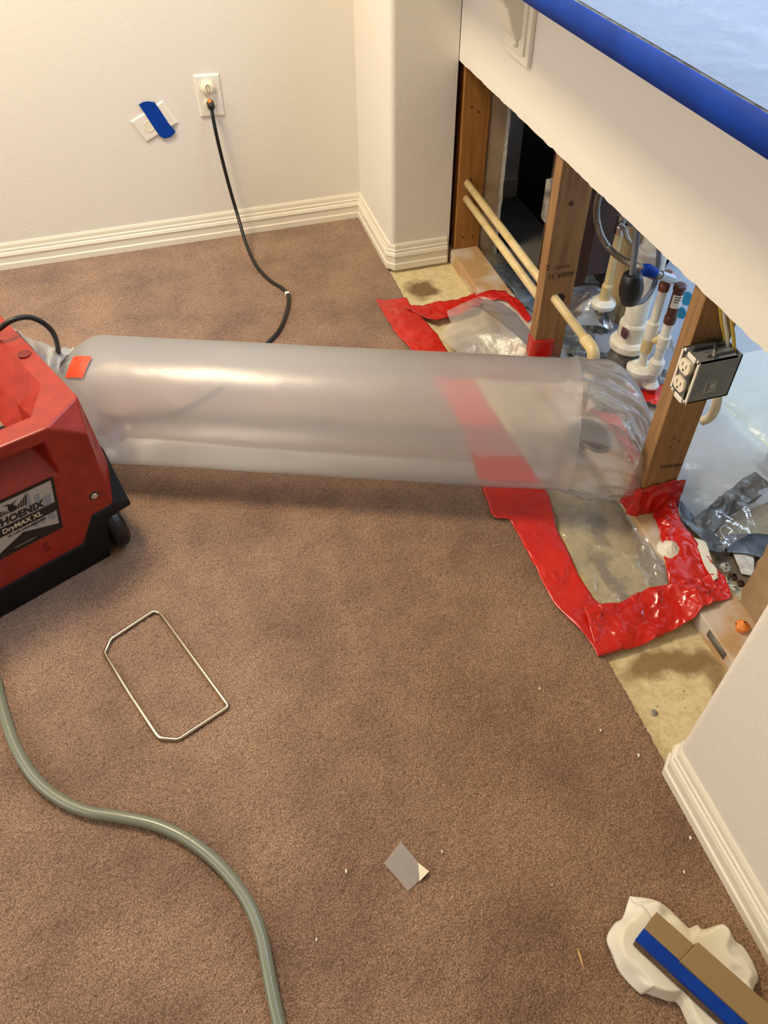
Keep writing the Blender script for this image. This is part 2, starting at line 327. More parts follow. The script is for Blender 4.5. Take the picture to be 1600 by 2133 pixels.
struct('wall_far_corner', corner_block(XR, -0.002, Y1, YB, 0, CEIL, 'a'), 'paint', 'white corner wall between back wall and opened half wall', 'wall', smooth=False)
struct('wall_far_core', MB().box((0.0, Y1 + 0.042, 0), (0.108, YB, CEIL)), 'wood_dark', 'corner wall core behind the end stud, coloured dark as gap shadow', 'wall')  # dark colour paints in the shadow of the gap beside the end stud
struct('wall_near', corner_block(XN, 0.0, -4.6, YN, 0, CEIL, 'd'), 'paint', 'cream near wall with rounded corner at right', 'wall')
struct('wall_near_core', MB().box((0.0, -4.6, 0), (0.114, YN, CEIL)), 'paint', 'kitchen side of the near wall', 'wall')
# half wall: room-side drywall left above the cut
def cut_sheet(x0, x1, ztop, zc, y0, y1, n=150, amp=0.003):
    mb = MB(); rows = []
    for x in (x0, x1):
        rows.append([(x, y0 + (y1 - y0) * i / n, zc + amp * nz((y0 + i * 0.02, x, 1), 22) + amp * 0.6 * (random.random() - 0.5)) for i in range(n + 1)])
    t0 = [(x0, p[1], ztop) for p in rows[0]]; t1 = [(x1, p[1], ztop) for p in rows[1]]
    mb.grid([t1, t0, rows[0], rows[1], t1]); return mb
struct('wall_half', cut_sheet(0.0, 0.0127, 1.0, ZC, YN, Y1), 'paint', 'cream upper half wall cut off in a straight line', 'wall')
struct('wall_half_kitchen_side', MB().box((0.1015, YN, 0.62), (0.114, Y1, 1.0)), 'gypsum_back', 'kitchen side sheet of the half wall', 'wall')
def ragged_board(name, x0, x1, y0, z0, z1, yedge, label, n=26, amp=0.006):
    mb = MB(); ed = [(yedge + amp * nz((i * 0.37, x0, 2), 3) + 0.004 * (random.random() - 0.5), z0 + (z1 - z0) * i / n) for i in range(n + 1)]
    rows = [[(x0, y0, z) for _, z in ed], [(x0, y, z) for y, z in ed], [(x1, y, z) for y, z in ed], [(x1, y0, z) for _, z in ed], [(x0, y0, z) for _, z in ed]]
    mb.grid(rows); return struct(name, mb, 'gypsum_back', label, 'drywall')
ragged_board('wall_drywall_back', 0.1015, 0.114, YN, 0.035, 0.62, 0.70, 'brown paper back of torn drywall beside the near wall')

BP = [(0.0, 0.0), (0.0135, 0.0), (0.0135, 0.019), (0.0105, 0.0225), (0.0105, 0.043), (0.0135, 0.047), (0.0110, 0.056), (0.0085, 0.058), (0.0085, 0.066), (0.0060, 0.069), (0.0055, 0.080), (0.003, 0.0867), (0.0, 0.0867)]
def baseboard(name, path, label, zoff=CZ, miter0=None, miter1=None):
    # path: plan points with wall on the left-hand normal; outward normal = right of travel rotated
    P = [Vector((p[0], p[1])) for p in path]; rows = []
    nrm = [Vector(((P[i + 1] - P[i]).y, -(P[i + 1] - P[i]).x)).normalized() for i in range(len(P) - 1)]
    for i, p in enumerate(P):
        if i == 0: m = nrm[0] if miter0 is None else Vector(miter0)
        elif i == len(P) - 1: m = nrm[-1] if miter1 is None else Vector(miter1)
        else: m = (nrm[i - 1] + nrm[i]); m = m / (m.length_squared / 2) if m.length > 0 else nrm[i]
        rows.append([(p.x + m.x * d, p.y + m.y * d, zoff + z) for d, z in BP])
    mb = MB(); mb.grid(rows); n = len(BP)
    mb.f.append(tuple(range(n))); mb.f.append(tuple((len(rows) - 1) * n + k for k in range(n)))
    return struct(name, mb, 'trim_paint', label, 'baseboard')
baseboard('baseboard_back', [(-3.4, YB), (XR, YB)], 'long cream baseboard along the back wall', miter1=(-1, -1))
baseboard('baseboard_return', [(XR, YB), (XR, Y1 + 0.016)], 'short cream baseboard on the corner return', miter0=(-1, -1), miter1=(-1, -0.41))
baseboard('baseboard_corner', [(XR, Y1 + 0.016), (XR + 0.016, Y1)], 'small angled baseboard piece round the far corner', miter0=(-1, -0.41), miter1=(-0.41, -1))
baseboard('baseboard_end', [(XR + 0.016, Y1), (-0.010, Y1)], 'scuffed white baseboard under the corner wall end', miter0=(-0.41, -1))
baseboard('baseboard_near', [(XN, YN - 0.016), (XN, -4.6)], 'cream baseboard of the near wall at lower right', miter0=(-1, 0.41))
baseboard('baseboard_near_corner', [(XN + 0.035, YN), (XN + 0.016, YN), (XN, YN - 0.016)], 'small angled baseboard piece round the near corner', miter1=(-1, 0.41))

# ------------------------------------------------------------------ half-wall framing
def stud(label, y0, z0, z1, mat='wood', x0=0.0127, x1=0.1017, wy=0.038):
    t = thing('wall_stud', label, 'stud', (0.057, y0 + wy / 2, z0)); obj('timber', MB().box((x0, y0, z0), (x1, y0 + wy, z1)), mat, t, bevel=0.002); return t
s1 = stud('orange-brown end stud against the white corner wall', Y1, 0.045, 1.0, 'wood_gold', x0=0.020, x1=0.108)
s2 = stud('middle stud with an upside-down ink stamp, red tape at its foot', Y2, 0.045, 1.0)
s3 = stud('near stud carrying the grey electrical box', Y3, 0.045, 1.0, 'wood')
def dots(parent, pts, plane_y, r=0.004, mat='knot', name='nail_hole'):
    for (u, v) in pts:
        p = at(u, v, y=plane_y); mb = MB(); mb.lathe((p.x, plane_y + 0.0006, p.z), [(r, 0), (r * 0.8, 0.0012)], 10, (0, -1, 0)); obj(name, mb, mat, parent)
dots(s1, [(983, 223), (997, 233), (981, 373), (965, 494), (984, 493)], Y1)
dots(s1, [(984, 397), (983, 428)], Y1, 0.014, 'ink', 'pipe_hole')
dots(s2, [(1190, 424)], Y2, 0.008, 'knot', 'knot'); dots(s2, [(1166, 622)], Y2, 0.017, 'ink', 'pipe_hole')
dots(s3, [(1404, 913), (1415, 918), (1397, 931)], Y3, 0.003)
for tx, (u, v), sz in (('2', (1142, 552), 0.022), ('ABBA 31', (1170, 568), 0.020), ('INLAND', (1172, 553), 0.011)):
    p = at(u, v, y=Y2); lettering(tx, sz, lambda a, b, p=p: (p.x - a, Y2 - 0.0008, p.z - b), s2, 'ink', local=False)
for k in range(9):
    p = at(1378 + k * 5.0, 973 - k * 0.6, y=Y3); h = 0.008 if k % 3 else 0.012
    obj('stamp_mark', MB().box((p.x, Y3 - 0.0007, p.z - h / 2), (p.x + 0.0024, Y3 + 0.0004, p.z + h / 2)), 'ink', s3)
tag(obj('sill_plate', MB().box((0.006, YN, 0.0), (0.104, Y1 + 0.04, 0.045)), 'wood_plate', bevel=0.003), 'worn timber sill plate along the foot of the opened wall', 'timber')
# drywall leaf beyond the end stud, its white cut edge towards the viewer
t = thing('drywall_leaf', 'tan drywall strip with a ragged white cut edge beside the end stud', 'drywall', (0.14, Y1 + 0.01, 0))
obj('sheet', MB().box((0.109, Y1 + 0.004, 0.0), (0.166, Y1 + 0.016, 0.98)), 'drywall_paper', t)
mb = MB(); n = 40; rows = [[], [], [], []]
for i in range(n + 1):
    z = 0.98 * i / n; j = 0.0025 * nz((0, i * 0.31, 0), 2.2) + 0.0015 * random.random()
    for q, (x, y) in enumerate(((0.165, Y1 + 0.002), (0.176 + j, Y1 + 0.001), (0.178 + j, Y1 + 0.017), (0.165, Y1 + 0.017))): rows[q].append((x, y, z))
mb.grid(rows); obj('cut_edge', mb, 'gypsum', t)

# ------------------------------------------------------------------ wall plates, cord
def wall_plate(name, corners, label, mat='white_plastic', t=0.006):
    c = [at(u, v, y=YB) for u, v in corners]; m = sum(c, Vector()) / 4; root = thing(name, label, 'wall plate', (m.x, YB, m.z))
    f = [p.lerp(m, 0.10) + Vector((0, -t, 0)) for p in c]; mb = MB(); mb.add(c + f, [(4, 5, 6, 7), (0, 1, 5, 4), (1, 2, 6, 5), (2, 3, 7, 6), (3, 0, 4, 7), (3, 2, 1, 0)])
    obj('cover_plate', mb, mat, root, bevel=0.001); return root, m
op, oc = wall_plate('outlet_plate', [(401, 155), (456, 151), (469, 242), (418, 245)], 'upright white outlet plate with the black cord plugged in')
k1 = at(432, 181, y=YB - 0.006); k2 = at(438, 215, y=YB - 0.006)
o = obj('outlet_cover', MB().lathe((k1.x, YB - 0.006, k1.z), [(0.021, 0), (0.021, 0.008), (0.018, 0.014), (0.012, 0.017)], 28, (0, -1, 0)), 'ivory_plastic', op, smooth=False, bevel=0.0015)
lv = smooth_path([(k1.x - 0.004, YB - 0.0235, k1.z - 0.010), (k1.x - 0.0045, YB - 0.0235, k1.z + 0.006), (k1.x, YB - 0.0235, k1.z + 0.011), (k1.x + 0.0045, YB - 0.0235, k1.z + 0.006), (k1.x + 0.004, YB - 0.0235, k1.z - 0.010)], 4) + [Vector((k1.x, YB - 0.0235, k1.z - 0.010))]
obj('tab_outline', MB().tube(lv, 0.0006, 6, closed=True), 'ink', o)
obj('outlet_face', MB().lathe((k2.x, YB - 0.006, k2.z), [(0.018, 0), (0.018, 0.003), (0.015, 0.004)], 24, (0, -1, 0)), 'ivory_plastic', op)
tp, tc = wall_plate('tilted_plate', [(270, 253), (339, 208), (372, 255), (304, 297)], 'tilted white wall plate held on by blue tape')
obj('knockout', MB().lathe((at(310, 262, y=YB).x, YB - 0.006, at(310, 262, y=YB).z), [(0.016, 0), (0.016, 0.0015), (0.012, 0.0008)], 24, (0, -1, 0)), 'ivory_plastic', tp)
bl = [(289, 218), (297, 213), (307, 211), (322, 213), (331, 226), (352, 258), (366, 274), (356, 285), (343, 289), (333, 284), (318, 262), (300, 234)]
bt = MB(); bt.prism([at(u, v, y=YB - 0.0078) for u, v in bl], (0, 0.0006, 0)); tag(obj('painter_tape', bt, 'blue_tape'), 'short strip of blue painter tape across the tilted plate', 'tape')
cord = thing('power_cord', 'black power cord from wall outlet across carpet under the duct', 'cord', (k2.x, 2.2, CZ))
zc = CZ + 0.006
cp = [at(440, 222, y=YB - 0.03), at(447, 262, y=YB - 0.045), at(460, 320, y=YB - 0.055), at(478, 390, y=YB - 0.07), at(494, 445, y=YB - 0.09)] + [at(u, v, z=zc + dz) for u, v, dz in ((512, 505, 0.05), (532, 550, 0.015), (560, 582, 0), (590, 602, 0), (601, 618, 0), (597, 650, 0), (580, 690, 0), (550, 722, 0), (500, 775, 0), (430, 828, 0), (340, 868, 0), (262, 872, 0))]
cp += [at(212, 862, z=zc), at(178, 830, z=0.03), at(150, 800, z=0.10), at(128, 765, z=0.22), at(117, 708, z=0.345), at(97, 678, z=0.40), at(62, 661, z=0.43), at(25, 667, z=0.44), at(-6, 688, z=0.425), at(-30, 700, z=0.39)]
obj('cable', MB().tube(smooth_path(cp, 8), 0.0060, 12), 'black_cord', cord, smooth=True)
pg = obj('plug', MB().tube([(k2.x, YB - 0.010, k2.z), (k2.x, YB - 0.028, k2.z - 0.002), at(440, 219, y=YB - 0.034), at(441, 228, y=YB - 0.034)], [0.012, 0.0115, 0.009, 0.006], 14), 'black_cord', cord, smooth=True)
obj('plug_light', MB().tube([(k2.x - 0.001, YB - 0.011, k2.z + 0.008), (k2.x - 0.001, YB - 0.026, k2.z + 0.006)], [0.007, 0.005], 12), 'foam_orange', pg, smooth=True)
p = at(599, 612, z=zc); obj('cable_tie', MB().tube([p + Vector((-0.006, 0.003, 0)), p + Vector((0.006, -0.003, 0.001))], 0.0074, 12), 'white_plastic', cord)

# ------------------------------------------------------------------ countertop with tape and film, corbel
ct = thing('bar_countertop', 'bar counter edge taped blue above the half wall', 'countertop', (0.05, 1.3, 1.0))
# the edge bends slightly outwards
cy = np.linspace(0.30, Y1, 30); ex = [-0.212 - 0.020 * min(1, max(0, (y - 0.6) / 0.7)) for y in cy]
mb = MB(); rows = []
for y, x in zip(cy, ex): rows.append([(x, y, 1.0), (x, y, 1.036), (0.31, y, 1.036), (0.31, y, 1.0), (x, y, 1.0)])
mb.grid(rows); obj('slab', mb, 'counter_stone', ct)
mb = MB(); rows = []
for i, (y, x) in enumerate(zip(cy, ex)): w_ = 0.002 * nz((y, 0, 0), 6); rows.append([(x + 0.02, y, 0.9985), (x - 0.0015, y, 0.9985), (x - 0.003 - w_, y, 1.018), (x - 0.0015, y, 1.0372), (x + 0.002, y, 1.0376)])
mb.grid(rows); obj('edge_tape', mb, 'blue_tape', ct, smooth=True)
mb = MB(); rows = []
for i in range(90):
    y = 0.30 + (Y1 - 0.30) * i / 89; row = []
    for j in range(40):
        x = ex[0] + 0.006 - 0.018 * min(1, max(0, (y - 0.6) / 0.7)) + (0.31 + 0.2) * j / 39
        z = 1.0385 + 0.006 * max(0, nz((x, y * 0.6, 0), 7)) * min(1, j / 4) + 0.004 * abs(nz((x, y, 4), 18)) * min(1, j / 4)
        row.append((x, y, z))
    rows.append(row)
mb.grid(rows); tag(obj('counter_sheet', mb, 'counter_film', smooth=True), 'shiny bluish plastic film spread over the bar counter', 'plastic sheet')
cb = thing('corbel', 'ornate white corbel bracket under the bar counter', 'bracket', (0, 1.85, 0.74))
y0 = at(1102, 96, x=-0.012).y; y1 = y0 + 0.13
obj('back_plate', MB().box((-0.012, y0, 0.745), (0.0, y1, 1.0)), 'trim_paint', cb, bevel=0.003)
obj('rim', MB().box((-0.018, y0 + 0.018, 0.765), (-0.011, y1 - 0.004, 0.99)), 'trim_paint', cb, bevel=0.002)
pr = [(-0.012, 0.80), (-0.030, 0.795), (-0.042, 0.815), (-0.058, 0.86), (-0.10, 0.91), (-0.15, 0.945), (-0.17, 1.0), (-0.012, 1.0)]
obj('scroll', MB().prism([(x, y0 + 0.035, z) for x, z in pr], (0, 0.075, 0)), 'trim_paint', cb, bevel=0.004)
obj('bead', MB().lathe((-0.018, y0 + 0.055, 0.785), [(0.010, 0), (0.009, 0.005), (0.004, 0.009)], 16, (-1, 0, 0)), 'trim_paint', cb, smooth=True)

# ------------------------------------------------------------------ kitchen side of the opening
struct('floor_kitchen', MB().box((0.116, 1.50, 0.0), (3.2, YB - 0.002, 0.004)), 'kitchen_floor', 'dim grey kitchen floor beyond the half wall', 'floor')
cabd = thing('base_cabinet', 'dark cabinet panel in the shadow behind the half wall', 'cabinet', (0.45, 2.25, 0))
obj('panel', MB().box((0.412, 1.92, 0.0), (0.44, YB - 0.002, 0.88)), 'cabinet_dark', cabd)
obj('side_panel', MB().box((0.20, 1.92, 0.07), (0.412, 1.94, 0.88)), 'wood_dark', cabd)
struct('baseboard_kitchen', MB().box((0.17, YB - 0.012, 0), (0.41, YB - 0.001, 0.07)), 'trim_paint', 'baseboard deep inside the dark gap', 'baseboard')
TW = MB(); TW.box((0.114, -4.6, 0.86), (0.76, 0.72, 0.90)); TW.box((0.114, 1.86, 0.86), (0.76, 2.4, 0.90)); TW.box((0.68, 0.72, 0.86), (0.76, 1.86, 0.90))  # unseen slab added to shade the cabinet, opening lets light onto the pipes
struct('trim_1', TW, 'counter_stone', 'unseen kitchen worktop with an opening added to light the pipes', 'worktop')
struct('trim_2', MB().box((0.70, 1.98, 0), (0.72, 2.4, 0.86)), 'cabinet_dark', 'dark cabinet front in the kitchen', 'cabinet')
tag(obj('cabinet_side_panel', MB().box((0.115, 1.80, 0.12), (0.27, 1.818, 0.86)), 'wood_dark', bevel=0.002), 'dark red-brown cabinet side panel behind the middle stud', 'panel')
tag(obj('timber_upright', MB().prism([at(1243, 662, z=0), at(1305, 694, z=0), at(1305, 694, z=0) + Vector((0.02, 0.03, 0)), at(1243, 662, z=0) + Vector((0.02, 0.03, 0))], (0, 0, 0.86)), 'wood_pale', bevel=0.002), 'pale ribbed timber upright behind the white drain pipe', 'timber')
tag(obj('cabinet_divider', MB().box((0.455, 0.70, 0.0), (0.475, 1.095, 0.86)), 'drywall_paper', bevel=0.002), 'tan panel at the right edge behind the plastic', 'panel')
jb = thing('junction_box', 'small grey box fixed behind the middle stud', 'electrical box', (0.03, Y2 + 0.05, 0.42))
p = at(1146, 418, y=Y2 + 0.055); obj('body', MB().box((p.x - 0.012, Y2 + 0.039, p.z - 0.05), (p.x + 0.03, Y2 + 0.07, p.z + 0.05)), 'galv', jb, bevel=0.003)
obj('screw', MB().lathe((p.x - 0.012, Y2 + 0.055, p.z - 0.01), [(0.004, 0), (0.003, 0.002)], 10, (-1, 0, 0)), 'chrome', jb)

# pipes -------------------------------------------------------------
def pipe_thing(name, label, path, r, mat, cat='pipe', n=16): return tag(obj(name, MB().tube(path, r, n), mat, smooth=True), label, cat)
a = at(983, 430, x=0.05); a2 = at(1108, 600, x=0.05)
tag(obj('water_pipe', MB().tube([(0.05, Y1 + 0.02, a.z + (a.z - a2.z) / (a.y - a2.y) * (Y1 + 0.02 - a.y)), (0.05, Y2 + 0.02, a2.z - (a.z - a2.z) / (a.y - a2.y) * (a2.y - Y2 - 0.02))], 0.0115, 16), 'cpvc', smooth=True), 'lower cream water pipe ending at the middle stud', 'pipe')
b = at(986, 397, x=0.05); e = at(1236, 728, x=0.05)
wp = thing('water_pipe', 'upper cream water pipe through the middle stud to an elbow', 'pipe', (0.05, 1.8, 0.1))
obj('run', MB().tube([(0.05, Y1 + 0.02, b.z), (0.05, e.y, e.z)], 0.0115, 16), 'cpvc', wp, smooth=True)
obj('elbow', MB().tube(smooth_path([(0.05, e.y + 0.045, e.z), (0.05, e.y + 0.012, e.z), (0.05, e.y - 0.002, e.z - 0.006), (0.05, e.y - 0.008, e.z - 0.02), (0.05, e.y - 0.008, e.z - 0.045)], 5), 0.0155, 16), 'cpvc', wp, smooth=True)
obj('drop', MB().tube([(0.05, e.y - 0.008, e.z - 0.03), (0.05, e.y - 0.008, 0.044)], 0.0115, 16), 'cpvc', wp, smooth=True)

DX, DY = 0.253, 1.494
zd = lambda v: zat(v, DX, DY)
dr = thing('drain_pipe', 'thick white drain pipe standing in crinkled dark tape', 'pipe', (DX, DY, 0))
obj('pipe', MB().lathe((DX, DY, 0), [(0.030, 0.0), (0.030, zd(440))], 28), 'pvc', dr, smooth=False)
obj('coupling', MB().lathe((DX, DY, 0), [(0.034, zd(708)), (0.037, zd(704)), (0.037, zd(672)), (0.034, zd(668))], 28), 'pvc', dr)
obj('flange', MB().lathe((DX, DY, 0), [(0.046, zd(722)), (0.052, zd(718)), (0.052, zd(708)), (0.044, zd(702))], 32), 'pvc', dr)
obj('upper_coupling', MB().lathe((DX, DY, 0), [(0.035, zd(560)), (0.037, zd(556)), (0.037, zd(520)), (0.034, zd(516))], 28), 'pvc', dr)
pb = MB(); pb.box((DX - 0.040, DY - 0.030, zd(690)), (DX - 0.0305, DY - 0.006, zd(672))); obj('primer_smear', pb, 'primer', dr, bevel=0.004)
def crumple(base, r0, r1, h, seed, amp=0.012, n=40, m=16):
    mb = MB(); rows = []
    for i in range(m + 1):
        t = i / m; r = r0 * (1 - t) + r1 * t; row = []
        for k in range(n + 1):
            a_ = 2 * math.pi * k / n; q = (math.cos(a_) * 1.3, math.sin(a_) * 1.3, t * 1.4)
            rr = r + amp * nz(q, 2.2, seed) + amp * 0.5 * abs(nz(q, 5, seed)); row.append((base[0] + rr * math.cos(a_), base[1] + rr * math.sin(a_), base[2] + h * t + amp * 0.5 * nz(q, 3, seed + 5)))
        row[-1] = row[0]; rows.append(row)
    mb.grid(rows); return mb
obj('tape_wrap', crumple((DX, DY, 0.0), 0.058, 0.037, zd(726), 1.0), 'duct_tape_dark', dr, smooth=True)
# second supply: pale pipe in front of the timber upright
PX, PY = 0.300, 1.725; zp = lambda v: zat(v, PX, PY)
sp = thing('supply_pipe', 'slim white supply pipe with a valve and round collar, left of the drain', 'pipe', (PX, PY, 0))
obj('pipe', MB().lathe((PX, PY, 0), [(0.0115, 0.0), (0.0115, zp(470))], 16), 'cpvc', sp, smooth=False)
obj('coupling', MB().lathe((PX, PY, 0), [(0.016, zp(625)), (0.016, zp(595)), (0.0125, zp(590))], 18), 'cpvc', sp)
obj('collar', MB().lathe((PX, PY, 0), [(0.034, zp(637)), (0.036, zp(633)), (0.036, zp(629)), (0.026, zp(622))], 28), 'white_plastic', sp)
obj('tape_wrap', crumple((PX, PY, 0.0), 0.040, 0.016, 0.07, 4.0, 0.012), 'duct_tape_dark', sp, smooth=True)
vv = obj('valve_body', MB().lathe((PX, PY, zp(485)), [(0.015, 0), (0.016, 0.02), (0.013, 0.03), (0.016, 0.036), (0.016, 0.05)], 14), 'chrome', sp)
obj('valve_nut', MB().lathe((PX + 0.012, PY - 0.008, zp(485) + 0.032), [(0.010, 0), (0.011, 0.014), (0.009, 0.02)], 8, (1, -0.5, 0)), 'chrome', vv)
# pair of pipes with a brown arrester at right of the drain
QX, QY = at(1319, 822, z=0.0).xy; zq = lambda v: zat(v, QX, QY)
q3 = thing('supply_pipe', 'white supply pipe beside the brown pressure arrester, right of the drain', 'pipe', (QX, QY, 0))
zt = zq(600)
obj('riser', MB().lathe((QX, QY, 0.02), [(0.0115, 0), (0.0115, zt - 0.02)], 16), 'pvc', q3)
obj('coupling', MB().lathe((QX, QY, 0), [(0.016, zq(705)), (0.0165, zq(690)), (0.0165, zq(672)), (0.013, zq(668))], 18), 'pvc', q3)
obj('tee', MB().lathe((QX, QY, 0), [(0.016, zq(730)), (0.016, zq(706))], 18), 'cpvc', q3)
obj('collar', MB().lathe((QX, QY, 0), [(0.036, zq(774)), (0.038, zq(770)), (0.038, zq(764)), (0.024, zq(758))], 30), 'white_plastic', q3)
ee = at(1300, 806, z=0.03)
obj('elbow', MB().tube(smooth_path([(QX, QY, 0.055), (QX, QY, 0.038), (QX - 0.008, QY - 0.003, 0.024), (ee.x + 0.01, ee.y, 0.022), (ee.x - 0.01, ee.y - 0.004, 0.022)], 5), 0.0155, 16), 'pvc', q3, smooth=True)
vb = obj('valve_body', MB().lathe((QX, QY, zt - 0.005), [(0.014, 0), (0.015, 0.015), (0.011, 0.025), (0.014, 0.032), (0.014, 0.046), (0.010, 0.05)], 12), 'brass', q3)
obj('valve_outlet', MB().lathe((QX, QY, zt + 0.030), [(0.009, 0), (0.009, 0.03), (0.011, 0.032), (0.011, 0.044)], 8, (-0.95, 0.1, 0.25)), 'chrome', vb)
AX, AY = QX + 0.022, QY - 0.030; za = lambda v: zat(v, AX, AY)
ar = thing('pressure_arrester', 'brown tube with a paper label on a white pipe behind the near stud', 'pipe fitting', (AX, AY, 0))
obj('pipe', MB().lathe((AX, AY, 0), [(0.0125, za(795)), (0.0125, za(672))], 16), 'pvc', ar)
obj('fitting', MB().lathe((AX, AY, 0), [(0.019, za(775)), (0.020, za(765)), (0.020, za(752)), (0.014, za(746))], 18), 'white_plastic', ar)
obj('tee', MB().lathe((AX, AY, 0), [(0.0165, za(722)), (0.0165, za(700))], 18), 'pvc', ar)
obj('end_collar', MB().lathe((AX, AY, 0), [(0.022, za(803)), (0.023, za(800)), (0.016, za(792))], 20), 'white_plastic', ar)
obj('tube', MB().lathe((AX, AY, 0), [(0.0145, za(672)), (0.0155, za(668)), (0.0155, za(660)), (0.0135, za(656)), (0.0135, za(606)), (0.0155, za(602)), (0.0155, za(594)), (0.010, za(591))], 20), 'arrester', ar)
mb = MB(); rows = []
for zz in (za(637), za(610)): rows.append([(AX + 0.0141 * math.cos(t), AY + 0.0141 * math.sin(t), zz) for t in np.linspace(math.radians(190), math.radians(320), 12)])
mb.grid(rows); lb = obj('label', mb, 'white_plastic', ar)
for k in range(3):
    zz = za(615 + k * 5); mb = MB(); mb.grid([[(AX + 0.0144 * math.cos(t), AY + 0.0144 * math.sin(t), z_) for t in np.linspace(math.radians(215), math.radians(290 - 15 * k), 8)] for z_ in (zz, zz + 0.0025)]); obj('label_line', mb, 'ink', lb)
obj('cross_link', MB().tube([(QX, QY, za(712)), (AX, AY, za(712))], 0.013, 14), 'cpvc', ar, smooth=True)
# hoses and cable
h = thing('braided_hose', 'long braided steel supply hose looping in front of the pipes', 'hose', (0.24, 1.55, 0.3))
hp = [at(1262, 380, y=1.62), at(1247, 412, y=1.62), at(1243, 450, y=1.61), at(1252, 490, y=1.59), at(1272, 520, y=1.57), at(1300, 542, y=1.47), at(1330, 555, y=1.42), at(1362, 568, y=1.40), at(1392, 580, y=1.40)]
obj('hose', MB().tube(smooth_path(hp, 8), 0.0085, 14), 'braid', h, smooth=True)
obj('tape_wrap', MB().tube([at(1336, 557, y=1.415), at(1346, 562, y=1.41), at(1356, 566, y=1.405), at(1368, 570, y=1.40)], [0.010, 0.0155, 0.0145, 0.0105], 14), 'blue_tape', h, smooth=True)
obj('hose_nut', MB().tube([at(1376, 573, y=1.40), at(1402, 583, y=1.40)], 0.0115, 8), 'chrome', h)
sh = tag(obj('braided_hose', MB().tube(smooth_path([at(1289, 466, y=PY - 0.02), at(1300, 474, y=1.70), at(1308, 496, y=1.68), at(1320, 508, y=1.66), at(1345, 500, y=1.64), at(1360, 488, y=1.64)], 6), 0.007, 12), 'braid', smooth=True), 'short braided hose leaving the valve behind the grey cable', 'hose')
gp = thing('probe_bulb', 'black foam bulb hanging on a grey cable against the drain', 'plug', at(1315, 610, y=1.40))
bt_, bb_ = at(1318, 570, y=1.36), at(1312, 634, y=1.36); ax = (bt_ - bb_)
obj('bulb', MB().lathe(bb_, [(0.008, 0), (0.020, ax.length * 0.08), (0.027, ax.length * 0.35), (0.028, ax.length * 0.55), (0.025, ax.length * 0.8), (0.021, ax.length * 0.97), (0.017, ax.length)], 24, ax), 'black_rubber', gp, smooth=True)
obj('cable', MB().tube(smooth_path([at(1316, 585, y=1.36), at(1321, 540, y=1.36), at(1327, 490, y=1.37), at(1332, 440, y=1.38)], 6), 0.0075, 12), 'grey_cable', gp, smooth=True)
obj('return_cable', MB().tube(smooth_path([at(1318, 632, y=1.37), at(1340, 626, y=1.38), at(1360, 600, y=1.40), at(1370, 560, y=1.44), at(1373, 520, y=1.45), at(1372, 490, y=1.46)], 6), 0.0065, 12), 'grey_cable', gp, smooth=True)
# electrical box ----------------------------------------------------
EB = thing('electrical_box', 'grey electrical box with bare duplex receptacle on the near stud', 'electrical box', (0.045, 0.957, 0.405))
by0, by1, bz0, bz1, bx1 = 0.930, 0.985, 0.415, 0.510, 0.090
mb = MB(); th = 0.003
mb.box((0.0, by0, bz0), (bx1, by0 + th, bz1)); mb.box((0.0, by1 - th, bz0), (bx1, by1, bz1)); mb.box((0.0, by0, bz0), (bx1, by1, bz0 + th)); mb.box((0.0, by0, bz1 - th), (bx1 - 0.01, by1, bz1)); mb.box((bx1 - th, by0, bz0), (bx1, by1, bz1))
obj('housing', mb, 'box_grey', EB)
rm = MB(); rm.box((-0.002, by0 - 0.001, bz0 - 0.001), (0.001, by0 + 0.0035, bz1 + 0.001)); rm.box((-0.002, by1 - 0.0035, bz0 - 0.001), (0.001, by1 + 0.001, bz1 + 0.001)); rm.box((-0.002, by0, bz1 - 0.0035), (0.001, by1, bz1 + 0.001)); rm.box((-0.002, by0, bz0 - 0.001), (0.001, by1, bz0 + 0.0035))
obj('front_rim', rm, 'white_plastic', EB)
obj('top_channel', MB().box((0.006, by1 - 0.02, bz1), (bx1 - 0.016, by1 - 0.008, bz1 + 0.008)), 'galv', EB, bevel=0.002)
obj('top_channel', MB().box((0.02, by0 + 0.012, bz1), (bx1 - 0.012, by0 + 0.022, bz1 + 0.007)), 'galv', EB, bevel=0.002)
obj('clamp', MB().tube([(0.030, by0 + 0.006, bz1 + 0.006), (0.045, by0 + 0.028, bz1 + 0.010), (0.058, by1 - 0.004, bz1 + 0.006)], 0.003, 8), 'galv', EB, smooth=True)
rc = thing('tmp', 'x', 'x', (0, 0, 0)); bpy.data.objects.remove(rc)
yk = MB(); yk.box((-0.003, by0 + 0.010, bz0 - 0.002), (-0.001, by1 - 0.012, bz1 + 0.003)); yoke = obj('yoke', yk, 'galv', EB)
for s_ in (0, 1):
    zc_ = bz0 + 0.030 + s_ * 0.040; yc_ = (by0 + by1) / 2
    f_ = MB(); pts = [(yc_ + 0.0165 * math.cos(t) * 1.0, zc_ + max(-0.0135, min(0.0135, 0.0175 * math.sin(t)))) for t in np.linspace(0, 2 * math.pi, 29)[:-1]]
    f_.prism([(-0.009, y_, z_) for y_, z_ in pts], (0.03, 0, 0)); fo = obj('receptacle_face', f_, 'ivory_plastic', EB, bevel=0.0008)
    for dy in (-0.006, 0.006): obj('slot', MB().box((-0.0094, yc_ + dy - 0.0009, zc_ - 0.0005), (-0.0085, yc_ + dy + 0.0009, zc_ + 0.0075)), 'label_black', fo)
    obj('ground_hole', MB().lathe((-0.0085, yc_, zc_ - 0.007), [(0.0024, 0), (0.0024, 0.001)], 10, (-1, 0, 0)), 'label_black', fo)
